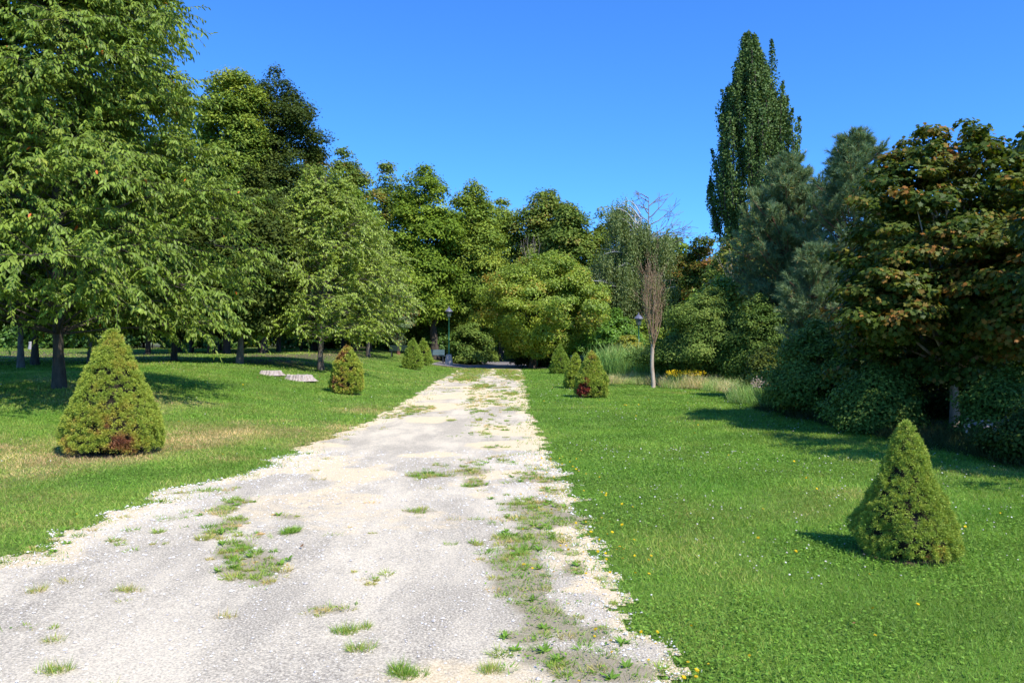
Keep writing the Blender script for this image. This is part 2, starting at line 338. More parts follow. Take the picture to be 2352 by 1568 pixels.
p = t.nodes.new('ShaderNodeBsdfPrincipled'); t.links.new(c, p.inputs['Base Color']); p.inputs['Roughness'].default_value = .92; p.inputs['Specular IOR Level'].default_value = .15
b = t.nodes.new('ShaderNodeBump'); b.inputs['Strength'].default_value = .8; b.inputs['Distance'].default_value = .012; t.links.new(nb, b.inputs['Height']); t.links.new(b.outputs[0], p.inputs['Normal'])
o = t.nodes.new('ShaderNodeOutputMaterial'); t.links.new(p.outputs[0], o.inputs[0]); M['path'] = m
def bumpz(x, y): return .012 + .016 * (fbm(x, y, 1.2, 3, 55) - .5) * sstep((y + 3) / 3)
parts = []
yb = np.concatenate([np.linspace(-3, 3, 60)[:-1], np.linspace(3, 14, 220)[:-1], np.linspace(14, 50, 240)])
for (x0, x1, nx, sel) in ((-8, 3.2, 190, lambda q: q[:, 1] > 3.8), (-22, 3.2, 180, lambda q: q[:, 1] <= 3.8)):
    V, F = grid(np.linspace(x0, x1, nx), yb, bumpz)
    c4 = V[F].mean(1); keep = (inside(c4[:, 0], c4[:, 1]) > -.02) & sel(c4); F = F[keep]
    u, inv = np.unique(F, return_inverse=True); V = V[u]; F = inv.reshape(-1, 4)
    s = inside(V[:, 0], V[:, 1]); pt = patch(V[:, 0], V[:, 1]); yy = V[:, 1]
    V[:, 2] = np.where(s < .06, V[:, 2] - .008, V[:, 2])
    sa = sstep((.55 - s) / .5 + (fbm(V[:, 0], V[:, 1], 1.3, 3, 61) - .5) * 1.6) * .85
    sa = np.maximum(sa, .85 * sstep((fbm(V[:, 0], V[:, 1], .55, 4, 63) - .56) / .09) * sstep((yy - 3) / 8))
    sa = np.maximum(sa, .9 * np.exp(-(((V[:, 0] + .25) / .55) ** 2 + ((yy - 3.85) / .35) ** 2)))
    parts.append((V, F, sa * .8, np.clip(pt * .75, 0, 1)))
kind(build('path', parts, M['path'], smooth=True, dom='POINT'), 'structure')

# the cross road behind the path
M['road'] = solid('old_asphalt', (.17, .15, .15), (.27, .245, .235), 6, .9, .3)
V, F = grid(np.linspace(-60, 60, 60), np.linspace(PATH_END + .6, 66, 14), lambda a, b_: H(a, b_) + .012)
kk = (V[F].mean(1)[:, 0] > -4.6) & (V[F].mean(1)[:, 0] < 9); F = F[kk]
kind(build('road', [(V, F, .5, .5)], M['road'], smooth=True), 'structure')

# ------------------------------------------------------------------ grass, clover, flowers, pebbles, fallen leaves
M['grass'] = leafmat('grass_blade', [(0, (0.133, 0.280, 0.029)), (.35, (0.246, 0.412, 0.050)), (.6, (0.389, 0.445, 0.086)), (.85, (0.615, 0.461, 0.173)), (1, (0.861, 0.593, 0.288))], .35, .25, .5, (1.1, 1.1, .6))
def scatter(r, y0, y1, dens, side=.70):
    ext = 2.2; wm = side * y1 + ext; n = int(dens * (y1 - y0) * 2 * wm); y = r.uniform(y0, y1, n); x = r.uniform(-wm, wm, n); k = np.abs(x) < side * y + ext
    return x[k], y[k]
def lawn_mask(x, y, r):
    s = inside(x, y); pt = patch(x, y); u = r.random(len(x))
    edge = np.clip(.5 - s / .10, 0, 1)                       # 1 well outside, falling over the first decimetres of the path
    sparse = .22 * np.clip(1 - s / .55, 0, 1) * (fbm(x, y, 4, 3, 90) > .5)
    dn = np.maximum(np.maximum(edge, pt ** 1.6 * .30), sparse)
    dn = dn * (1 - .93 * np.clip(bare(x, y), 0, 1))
    road = (y > PATH_END + .3) & (x > -4.8) & (x < 9.2) & (y < 66.3)
    return (u < dn) & ~road, np.where(s > 0, 1, 0)
r = rng_(1); parts = []
for y0, y1, dens, L, Wd in ((2.9, 5.5, 6500, .040, .0042), (5.5, 9, 4600, .042, .0052), (9, 15, 2300, .045, .008), (15, 27, 800, .05, .013), (27, 62, 150, .055, .028)):
    x, y = scatter(r, y0, y1, dens); k, onp = lawn_mask(x, y, r); x, y, onp = x[k], y[k], onp[k]; n = len(x)
    
    # blades gather in little clumps
    cl = .03 * (1 + y / 12); j = np.arange(n) - np.arange(n) % 5; jx, jy = x[j] + r.normal(0, 1, n) * cl, y[j] + r.normal(0, 1, n) * cl; near_ = (np.arange(n) % 5 < 3) & (inside(jx, jy) < .12); x, y = np.where(near_, jx, x), np.where(near_, jy, y)
    tuft = fbm(x, y, 1.5, 3, 33); dr = dry(x, y); sh = fbm(x, y, .8, 3, 44)
    Ls = L * (.55 + .9 * r.random(n)) * (.6 + .9 * tuft) * (1 + .25 * onp)
    a = r.uniform(0, 2 * np.pi, n); ti = r.uniform(.35, 1.35, n)
    D = np.stack([np.cos(a) * np.sin(ti), np.sin(a) * np.sin(ti), np.cos(ti)], -1)
    N = np.stack([r.normal(0, .5, n), r.normal(0, .5, n), np.ones(n)], -1)
    v = np.clip(dr * .75 + (sh - .5) * .75 + r.normal(.2, .15, n) + onp * .1, 0, 1)
    z = np.where(onp > 0, .008, H(x, y) - .002)
    parts.append(leaves(np.stack([x, y, z], -1), D, N, Ls, Wd * (.7 + .6 * r.random(n)), T_ND, v, np.clip(r.random(n) + (fbm(x, y, 1.3, 4, 71) - .5) * 1.6, 0, 1)))
# rooted tufts in the strips that break through the path
x, y = scatter(r, 3.0, 48, 130); pt = patch(x, y); k = (inside(x, y) > -.1) & (r.random(len(x)) < pt * np.clip(1.1 - y / 45, .2, 1)); x, y = x[k], y[k]
cnt = (22 + 80 * r.random(len(x)) ** 2.5).astype(int); idx = np.repeat(np.arange(len(x)), cnt); n = len(idx); st_ = (.45 + r.random(len(x)) ** 1.5) * (1 + y / 30)
a = r.uniform(0, 6.28, n); q = .035 * st_[idx] * np.sqrt(r.random(n)); ti = r.uniform(.5, 1.5, n); xx, yy = x[idx] + q * np.cos(a), y[idx] + q * np.sin(a); a = a + r.normal(0, .5, n)
parts.append(leaves(np.stack([xx, yy, 0 * xx + .010], -1), np.stack([np.cos(a) * np.sin(ti), np.sin(a) * np.sin(ti), np.cos(ti)], -1), np.stack([r.normal(0, .5, n), r.normal(0, .5, n), np.ones(n)], -1),
             0.034 * st_[idx] * r.uniform(.4, 1.3, n), .0042 * (1 + y[idx] / 12), T_ND, np.clip(.50 + r.normal(0, .22, len(x))[idx] + r.normal(0, .08, n), 0, 1), r.random(n)))
# broad weed rosettes among them
x, y = scatter(r, 3.0, 16, 16); k = (r.random(len(x)) < patch(x, y) * .8) | ((inside(x, y) > -.1) & (inside(x, y) < .2) & (r.random(len(x)) < .2)); x, y = x[k], y[k]
idx = np.repeat(np.arange(len(x)), 13); n = len(idx); a = r.uniform(0, 6.28, n); ti = r.uniform(.9, 1.5, n)
parts.append(leaves(np.stack([x[idx], y[idx], 0 * a + .014], -1), np.stack([np.cos(a) * np.sin(ti), np.sin(a) * np.sin(ti), np.cos(ti)], -1), np.stack([r.normal(0, .3, n), r.normal(0, .3, n), np.ones(n)], -1),
             r.uniform(.03, .07, n), .018, T_RH, np.clip(.2 + r.normal(0, .08, n), 0, 1), r.random(n)))
# tiny dry tufts dotted over the path
x, y = scatter(r, 3.2, 48, 3.2); s = inside(x, y); k = (s > .05) & (r.random(len(x)) < (.16 + .84 * np.exp(-s / .35)) * (.25 + 1.3 * (fbm(x, y, .8, 3, 66) > .52))); x, y = x[k], y[k]
cnt = (14 + 46 * r.random(len(x)) ** 3).astype(int); idx = np.repeat(np.arange(len(x)), cnt); n = len(idx); sc_t = (1 + y / 16) * (.5 + r.random(len(x)))
a = r.uniform(0, 6.28, n); q = .03 * sc_t[idx] * np.sqrt(r.random(n)); ti = r.uniform(.5, 1.4, n); xx, yy = x[idx] + q * 1.6 * np.cos(a), y[idx] + q * np.sin(a)
parts.append(leaves(np.stack([xx, yy, 0 * xx + .012], -1), np.stack([np.cos(a) * np.sin(ti), np.sin(a) * np.sin(ti), np.cos(ti)], -1), np.stack([r.normal(0, .5, n), r.normal(0, .5, n), np.ones(n)], -1),
             .022 * sc_t[idx] * r.uniform(.6, 1.4, n), .0035 * (1 + y[idx] / 10), T_ND, np.clip(.62 + r.normal(0, .16, len(x))[idx] + r.normal(0, .08, n), 0, 1), r.random(n)))
# low broad leaves (clover, plantain) lying between the blades
for y0, y1, dens, L in ((2.9, 6, 1500, .019), (6, 11, 1100, .021), (11, 20, 420, .03), (20, 40, 90, .05)):
    x, y = scatter(r, y0, y1, dens); k, onp = lawn_mask(x, y, r)
    k &= r.random(len(x)) < (.15 + .85 * sstep((fbm(x, y, .9, 3, 50) - .42) / .15)) * np.where(x > 0, 1, .5) * (1 - .7 * dry(x, y))
    x, y = x[k], y[k]; n = len(x); a = r.uniform(0, 2 * np.pi, n)
    D = np.stack([np.cos(a), np.sin(a), r.normal(.1, .25, n)], -1); N = np.stack([r.normal(0, .3, n), r.normal(0, .3, n), np.ones(n)], -1)
    parts.append(leaves(np.stack([x, y, H(x, y) + .012 + .02 * r.random(n)], -1), D, N, L * (.7 + .7 * r.random(n)), L * .85, T_RH, np.clip(r.normal(.22, .1, n), 0, 1), r.random(n)))
kind(build('grass', parts, M['grass']), 'stuff')

def flower_mesh(name, x, y, z0, size, mat, r, h=(.03, .07)):
    n = len(x); N = norm(np.stack([r.normal(0, .35, n), r.normal(-.1, .35, n), np.ones(n)], -1)); a = r.uniform(0, 6.28, n)
    parts = []; z = z0 + r.uniform(*h, n)
    for q in range(3):
        D = norm(np.cross(N, np.stack([np.cos(a + q * 2.1), np.sin(a + q * 2.1), 0 * a], -1)))
        P = np.stack([x, y, z], -1) - D * (size * .5)[:, None]
        parts.append(leaves(P + N * (.1 * size * q)[:, None], D, N, size, size * .8, T_RH, r.random(n), r.random(n)))
    return kind(build(name, parts, mat), 'stuff')
M['fy'] = leafmat('yellow_petal', [(0, (.75, .50, .01)), (1, (.85, .62, .02))], .2, .2)
M['fw'] = leafmat('clover_head', [(0, (.62, .60, .55)), (.7, (.78, .76, .70)), (1, (.70, .55, .52))], .2, .2)
x, y = scatter(r, 3.1, 22, 4.5); fx = CX + FP * x / y
near = np.exp(-((x - np.interp(y, _r[:, 0], _r[:, 1]) - .0) / .45) ** 2) * (y < 13) * .9 + .10 * (x > 0) * (fbm(x, y, .7, 2, 5) > .5) + .03
k = (r.random(len(x)) < near) & ((inside(x, y) < .1) | (patch(x, y) > .25)); x, y = x[k], y[k]
x2, y2 = scatter(r, 3.1, 11.5, 46); k = (r.random(len(x2)) < np.exp(-((x2 - np.interp(y2, _r[:, 0], _r[:, 1]) + .1) / .4) ** 2) * .55 * (fbm(x2, y2, 1.6, 2, 8) > .42)) & ((inside(x2, y2) < .15) | (patch(x2, y2) > .2))
x, y = np.concatenate([x, x2[k]]), np.concatenate([y, y2[k]])
flower_mesh('yellow_flower_scatter', x, y, H(x, y), (.013 + .013 * r.random(len(x))) * (1 + y / 22), M['fy'], r)
x, y = scatter(r, 4, 34, 9); k = (inside(x, y) < -.15) & (r.random(len(x)) < np.where(x > 0, 1, .22) * .65 * sstep((fbm(x, y, .45, 3, 19) - .42) / .14)) & (bare(x, y) < .2); x, y = x[k], y[k]
x2, y2 = scatter(r, 4, 14, 14); k = (inside(x2, y2) < -.15) & (x2 > 0) & (r.random(len(x2)) < sstep((fbm(x2, y2, .45, 3, 19) - .42) / .14)) & (bare(x2, y2) < .2)
x, y = np.concatenate([x, x2[k]]), np.concatenate([y, y2[k]])
flower_mesh('white_clover_bloom', x, y, H(x, y), (.008 + .006 * r.random(len(x))) * (1 + y / 18), M['fw'], r, (.025, .05))

# loose pebbles on the path
M['peb'] = leafmat('pebble', [(0, (.45, .40, .34)), (.5, (.72, .67, .60)), (1, (.88, .86, .82))], 0, .2, .8)
x, y = scatter(r, 2.9, 12, 1100); s = inside(x, y); k = (s > -.06) & (patch(x, y) < .6) & (r.random(len(x)) < np.clip(1.1 - s, .22, 1)); x, y = x[k], y[k]; n = len(x)
oc = np.array([(1, 0, 0), (-1, 0, 0), (0, 1, 0), (0, -1, 0), (0, 0, .7), (0, 0, -.7)]); of = np.array([(0, 2, 4), (2, 1, 4), (1, 3, 4), (3, 0, 4)])
sz = (.003 + .007 * r.random(n) ** 5) * (1 + y / 14); a = r.uniform(0, 6.28, n); ca, sa_ = np.cos(a), np.sin(a)
Vp = oc[None] * (sz[:, None] * r.uniform(.6, 1.3, (n, 1)))[:, :, None] * r.uniform(.7, 1.2, (n, 6, 1))
Vr = np.stack([Vp[..., 0] * ca[:, None] - Vp[..., 1] * sa_[:, None], Vp[..., 0] * sa_[:, None] + Vp[..., 1] * ca[:, None], Vp[..., 2]], -1) + np.stack([x, y, bumpz(x, y) + sz * .3], -1)[:, None]
kind(build('pebbles', [(Vr.reshape(-1, 3), (of[None] + (np.arange(n) * 6)[:, None, None]).reshape(-1, 3), np.repeat(r.random(n), 4), .5)], M['peb']), 'stuff')
# fallen leaves
M['fall'] = leafmat('fallen_leaf', [(0, (.20, .10, .05)), (.6, (.33, .14, .06)), (1, (.5, .28, .10))], .1, .2)
x, y = scatter(r, 3.2, 55, .35); dn = np.where(inside(x, y) > 0, .25, .12) + .6 * (y > 40) * (x < -4) + .6 * (x > 6) ; k = r.random(len(x)) < dn
x, y = x[k], y[k]; n = len(x); a = r.uniform(0, 6.28, n)
kind(build('fallen_leaves', [leaves(np.stack([x, y, H(x, y) + .035], -1), np.stack([np.cos(a), np.sin(a), r.normal(0, .3, n)], -1), np.stack([r.normal(0, .4, n), r.normal(0, .4, n), np.ones(n)], -1),
     .05 + .03 * r.random(n), .035, T_FOLD, r.random(n), r.random(n))], M['fall']), 'stuff')

# tufts of grass standing alone on the path
def tuft(fx, fy, rad, n, seed, label, v0=.3):
    r = rng_(seed); x0, y0, _ = ground(fx, fy); a = r.uniform(0, 6.28, n); n = int(n * .7); a = a[:n]; sub = r.normal(0, min(rad * .33, .022), (5, 2)); si = r.integers(0, 5, n); q = rad * np.sqrt(r.random(n)) * .32
    x, y = x0 + sub[si, 0] * 1.3 + np.cos(a) * q, y0 + sub[si, 1] + np.sin(a) * q; a2 = a + r.normal(0, .6, n); ti = r.uniform(.2, 1.25, n)
    D = np.stack([np.cos(a2) * np.sin(ti), np.sin(a2) * np.sin(ti), np.cos(ti)], -1)
    o = build('grass_tuft', [leaves(np.stack([x, y, 0 * x + .006], -1), D, np.stack([r.normal(0, .5, n), r.normal(0, .5, n), np.ones(n)], -1),
              (.015 + .055 * r.random(n) ** 1.4) * (rad / .09) ** .5, .0036, T_ND, np.clip(r.normal(v0 + .18, .2, n), 0, 1), r.random(n))], M['grass'])
    tag(o, label, 'grass tuft', 'grass tufts growing out of the pale path')
for i, (fx, fy, rad, n, lb, v0) in enumerate([
    (125, 1553, .13, 420, 'spiky grass tuft at the bottom left corner of the pale path', .3),
    (915, 1547, .13, 520, 'thick green grass tuft at the bottom edge beside the cream sand', .15),
    (945, 1565, .12, 450, 'dark grass tuft cut by the bottom edge of the photo', .1),
    (798, 1460, .13, 420, 'left one of two neighbouring grass tufts in the lower middle of the path', .2),
    (828, 1452, .08, 220, 'small tuft touching the right side of a bigger one, lower middle of the path', .25),
    (822, 1493, .12, 300, 'thin grass tuft just below two neighbouring tufts on the path', .25),
    (1130, 1548, .13, 420, 'pale green tuft in the cream sand at the lower right of the path', .35),
    (92, 1363, .13, 240, 'thin dry tuft alone on the grey gravel at the far left', .5),
    (280, 1363, .10, 200, 'left tuft of a sparse pair on the gravel at the left', .45),
    (316, 1360, .09, 160, 'right tuft of a sparse pair on the gravel at the left', .5),
    (112, 1477, .10, 160, 'small faint tuft above the one in the bottom left corner', .4),
    (520, 1425, .09, 150, 'single yellowish tuft on bare gravel below the left grass strip', .55),
    (1033, 1254, .07, 130, 'small tuft in the middle of the path beside the right grass strip', .2),
    (1090, 1198, .08, 160, 'rounded green tuft on the path near the top of the right grass strip', .2),
    (1045, 1196, .08, 110, 'dry flat tuft on the path left of a rounded green one', .6),
    (746, 1057, .12, 110, 'tiny green tuft near the left edge halfway along the path', .25),
    (1002, 1125, .1, 90, 'tiny olive tuft in the middle of the path below a wide dry patch', .5)]):
    tuft(fx, fy, rad, n, 300 + i, lb, v0)

# ------------------------------------------------------------------ foliage generators
def prof(h, pts):
    p_ = np.array(pts); return np.interp(h, p_[:, 0], p_[:, 1])
ROUND = [(0, .45), (.15, .8), (.4, 1), (.65, .95), (.85, .7), (1, .25)]
EGG = [(0, .6), (.2, .95), (.4, 1), (.65, .75), (.85, .45), (1, .12)]
CONE = [(0, .8), (.12, 1), (.5, .68), (.8, .35), (1, .05)]
COL = [(0, .7), (.2, 1), (.6, .95), (.85, .7), (1, .2)]
DOME = [(0, 1), (.4, .97), (.7, .78), (.9, .5), (1, .2)]
def clump_crown(r, cx, cy, z0, z1, Rad, pf, nc, nl, cr, L, W=None, tpl=T_RH, flat=.8, rough=.25, fill=.55, vb=0., vc=.2, up=.5, ry=1.0, outl=.06, odd=0.):
    """leaves gathered in clumps spread through the crown's volume"""
    W = W or L * .62
    h = r.random(nc * 3); a = r.uniform(0, 2 * np.pi, nc * 3); k = r.random(nc * 3) < prof(h, pf); h, a = h[k][:nc], a[k][:nc]; nc = len(h)
    lob = 1 + rough * (2 * vnoise(a * 1.1 + 5, h * 4, int(cx * 10) & 255) - 1) + rough * .6 * (2 * vnoise(a * 2.6 + 9, h * 9, 7) - 1)
    q = np.where(r.random(nc) < .7, r.uniform(.82, 1.0, nc), r.uniform(fill * .4, .85, nc))
    q = np.where(r.random(nc) < outl, q * 1.16, q)
    rr = Rad * prof(h, pf) * lob * q; rr = np.maximum(rr - cr * .5, 0)
    C = np.stack([cx + rr * np.cos(a), cy + rr * np.sin(a) * ry, z0 + h * (z1 - z0)], -1)
    crs = cr * r.uniform(.55, 1.25, nc) * np.clip(.55 + prof(h, pf) * .6, .5, 1.1)
    cnt = np.maximum((nl * (crs / cr) ** 2).astype(int), 6); idx = np.repeat(np.arange(nc), cnt); n = len(idx)
    U = norm(r.normal(0, 1, (n, 3))); U[:, 2] = np.where(U[:, 2] < -.25, -U[:, 2] * .6, U[:, 2]); U = norm(U)
    rad = r.uniform(.55, 1.05, n) * (1 + .25 * r.normal(0, 1, n) * .6)
    P = C[idx] + U * (crs[idx] * rad)[:, None] * np.array([1, 1, flat])
    outw = norm(P - np.array([cx, cy, (z0 + z1) * .5 - (z1 - z0) * .15]))
    N = norm(U * .7 + outw * .45 + np.array([0, 0, up]) + r.normal(0, .45, (n, 3)))
    D = norm(np.cross(N, r.normal(0, 1, (n, 3)))); D[:, 2] -= .25
    v = np.clip(.5 + vb + vc * r.normal(0, 1, nc)[idx] + .13 * r.normal(0, 1, n), 0, 1)
    if odd: v = np.where(r.random(n) < odd * (1 + 2 * (v > .5)), r.uniform(.85, 1, n), v)
    return leaves(P, D, N, L * r.uniform(.7, 1.25, n), W * r.uniform(.8, 1.2, n), tpl, v, r.random(n)), C
def limbs(r, base, top, r0, C, nlimb, wob=.1, sides=8, flare=1.5, lean=(0, 0)):
    """tapered trunk with limbs out to some clump centres"""
    n = 12; t_ = np.linspace(0, 1, n); P = base[None] + (top - base)[None] * t_[:, None]
    P[:, 0] += np.cumsum(r.normal(0, wob, n)) * t_ * .4; P[:, 1] += np.cumsum(r.normal(0, wob, n)) * t_ * .4; P[0] = base - np.array([0, 0, .15])
    rad = r0 * (1 - .85 * t_) ; rad[0] *= flare; rad[1] *= 1 + (flare - 1) * .12
    out = [tube(P, rad, sides)]
    if len(C):
        for i in r.permutation(len(C))[:nlimb]:
            c = C[i]; hh = np.clip((c[2] - base[2]) / (top[2] - base[2]) - r.uniform(.15, .4), .22, .95); s = np.array([np.interp(hh, t_, P[:, k]) for k in range(3)])
            q = np.linspace(0, 1, 6)[:, None]; mid = (s + c) / 2 + np.array([0, 0, -.12 * np.linalg.norm(c - s)]) + r.normal(0, .08, 3)
            B = (1 - q) ** 2 * s + 2 * q * (1 - q) * mid + q ** 2 * c; rs = np.interp(hh, t_, rad) * .55
            out.append(tube(B, np.linspace(rs, rs * .15 + .004, 6), 5))
    return out
def tree(name, label, cat, fx, d, ftop, fbot, hw, mat, pf=ROUND, nc=150, nl=110, cr=.9, L=.26, seed=1, trunk_fx=None, tr=.16, bark='bark', nlimb=16, group=None, gz=None, **kw):
    r = rng_(seed); x, y = X(fx, d), d; z1, z0 = Z(ftop, d), Z(fbot, d); Rr = hw / FP * d
    tx = X(trunk_fx, d) if trunk_fx is not None else x; g_ = float(H(tx, y)) if gz is None else gz
    e = thing(name, label, cat, (tx, y, g_), group)
    if d > 40: nl, L = int(nl * 1.75), L * .75
    lf, C = clump_crown(r, x, y, z0, z1, Rr, pf, nc, nl, cr, L, **kw)
    build('crown', [lf], M[mat], e)
    build('trunk', limbs(r, np.array([tx, y, g_]), np.array([x, y, z0 + (z1 - z0) * .8]), tr, C, nlimb), M[bark], e, smooth=True)
    return e
def shrub(name, label, cat, fx, d, ftop, hw, mat, nc=60, nl=110, cr=.4, L=.14, seed=1, fbot=None, depth=1.0, pf=DOME, stem='bark', group=None, **kw):
    r = rng_(seed); x, y = X(fx, d), d; g_ = float(H(x, y)); z1 = Z(ftop, d); Rr = hw / FP * d
    e = thing(name, label, cat, (x, y, g_), group)
    lf, C = clump_crown(r, x, y, g_ + .05 if fbot is None else Z(fbot, d), z1, Rr, pf, nc, nl, cr, L, ry=depth, **kw)
    build('foliage', [lf], M[mat], e)
    st = [tube(np.array([[x + r.normal(0, .1), y + r.normal(0, .1), g_ - .1], (np.array([x, y, g_]) + C[i]) / 2 + r.normal(0, .05, 3), C[i]]), [.03, .02, .008], 5) for i in r.permutation(len(C))[:12]]
    build('stems', st, M[stem], e, smooth=True)
    return e

# twiggy trees (cherries): limbs, side branches, twigs and hanging leaves
def twig_tree(name, label, cat, base, zb, zt, pr, mat, seed, tr, nmain=80, nsec=8, ntw=6, tl=(.6, 1.1), nleaf=18, L=.16, W=.055, tpl=T_FOLD, bark='bark_g', rise=.35, twr=.004, hang=.8, grp=None, bias=0.):
    r = rng_(seed); base = np.array(base, float); e = thing(name, label, cat, tuple(base), grp)
    n = 14; t_ = np.linspace(0, 1, n); T = base + np.array([0, 0, 1.]) * (t_ * (zt - base[2]) * .95)[:, None]; T[:, :2] += np.cumsum(r.normal(0, .03, (n, 2)), 0); T[0, 2] -= .15
    rad = tr * (1 - .9 * t_); rad[0] *= 1.5
    wood = [tube(T, rad, 10)]; tw_s, tw_d, tw_l = [], [], []
    for i in range(nmain):
        h = (i + r.random()) / nmain; z = zb + (zt - zb) * h ** .95; a = i * 2.39996 + r.normal(0, .3); Rr = prof(h, pr) * r.uniform(.74, 1.12) * (1 + bias * (.49 * math.cos(a) - .87 * math.sin(a)))
        rs = Rr * rise * (.6 + .8 * h); s = np.array([np.interp(max(z - rs, base[2] + 1.2), T[:, 2], T[:, k]) for k in range(3)])
        q = np.linspace(0, 1, 9); dirv = np.array([math.cos(a), math.sin(a), 0])
        B = s + dirv * (q * Rr)[:, None]; B[:, 2] += (z - s[2]) * np.sin(q * np.pi * .62) / math.sin(.62 * np.pi) * 1.05; B += np.cumsum(r.normal(0, .025 * Rr / 4, (9, 3)), 0) * q[:, None] * 2
        b0 = max(.010, tr * .22 * (1 - h * .8)); wood.append(tube(B, np.linspace(b0, .006, 9), 6))
        for j in range(nsec):
            u = r.uniform(.22, 1.0); u = 1 - (1 - u) * r.uniform(.4, 1); p0 = np.array([np.interp(u, q, B[:, k]) for k in range(3)])
            tg = norm(B[min(8, int(u * 8) + 1)] - B[max(0, int(u * 8) - 1)]); sd_ = np.cross(tg, [0, 0, 1.]); sg = 1 if j % 2 else -1
            if u > .93: dv = norm(tg + r.normal(0, .15, 3))
            else: dv = norm(tg * r.uniform(.5, 1) + sd_ * sg * r.uniform(.5, 1) + np.array([0, 0, r.normal(.12, .28)]))
            l2 = (.16 + .2 * r.random()) * Rr * (1.15 - .5 * u) + .35; qq = np.linspace(0, 1, 5)
            S = p0 + dv * (qq * l2)[:, None]; S[:, 2] += -.16 * l2 * qq ** 2 + r.normal(0, .02)
            wood.append(tube(S, np.linspace(b0 * .35 + .004, .004, 5), 4))
            for k in range(ntw):
                uu = (k + r.random()) / ntw if k else 1.0; tp = np.array([np.interp(uu, qq, S[:, m_]) for m_ in range(3)])
                sd2 = np.cross(dv, [0, 0, 1.]); td = norm(dv * r.uniform(.4, 1) + sd2 * r.uniform(-1, 1) * (0.25 if k == 0 else 1) + np.array([0, 0, r.normal(.05, .35)]))
                tw_s.append(tp); tw_d.append(td); tw_l.append(r.uniform(*tl))
    S, Dv, Lt = np.array(tw_s), np.array(tw_d), np.array(tw_l); nt_ = len(S)
    q = np.linspace(0, 1, 4)[None, :, None]
    TP = S[:, None] + Dv[:, None] * (q * Lt[:, None, None]); TP[..., 2] += -.28 * Lt[:, None] * q[..., 0] ** 2
    # thin twigs as three-sided tubes, all at once
    th = np.array([0, 2.094, 4.189]); ring = np.stack([np.cos(th), np.sin(th), 0 * th], -1); rr = np.array([1.2, 1, .8, .4])[None, :, None, None] * twr
    VV = TP[:, :, None, :] + ring[None, None] * rr + np.array([0, 0, 1.]) * (ring[None, None, :, 0:1] * rr) * .6
    i0 = (np.arange(nt_) * 12)[:, None, None] + (np.arange(3) * 3)[None, :, None]; j = np.arange(3)[None, None]; j2 = (j + 1) % 3
    wood.append((VV.reshape(-1, 3), np.stack([i0 + j, i0 + j2, i0 + 3 + j2, i0 + 3 + j], -1).reshape(-1, 4), .5, .5))
    idx = np.repeat(np.arange(nt_), nleaf); n = len(idx); u = np.tile((np.arange(nleaf) + .5) / nleaf, nt_) + r.normal(0, .02, n); u = np.clip(u, 0.02, 1)
    P = S[idx] + Dv[idx] * (u * Lt[idx])[:, None]; P[:, 2] -= .28 * Lt[idx] * u ** 2
    sg = np.tile(np.where(np.arange(nleaf) % 2, 1., -1.), nt_); side = norm(np.cross(Dv[idx], np.array([0, 0, 1.])))
    D = Dv[idx] * r.uniform(.15, .6, n)[:, None] + side * (sg * r.uniform(.15, .6, n))[:, None] + np.array([0, 0, -1.]) * (hang * r.uniform(.3, 1.3, n))[:, None] + r.normal(0, .12, (n, 3))
    N = norm(side * (sg * .5)[:, None] + Dv[idx] * .6 + np.array([0, 0, .6]) + r.normal(0, .35, (n, 3)))
    twv = r.normal(0, .16, nt_)[idx]; v = np.clip(.48 + twv + r.normal(0, .1, n), 0, .97); v = np.where(r.random(n) < .0012, 1.0, v)
    lf = leaves(P, D, N, L * r.uniform(.6, 1.15, n), W * r.uniform(.8, 1.15, n), tpl, v, r.random(n))
    build('trunk', wood, M[bark], e, smooth=True); build('crown', [lf], M[mat], e)
    return e

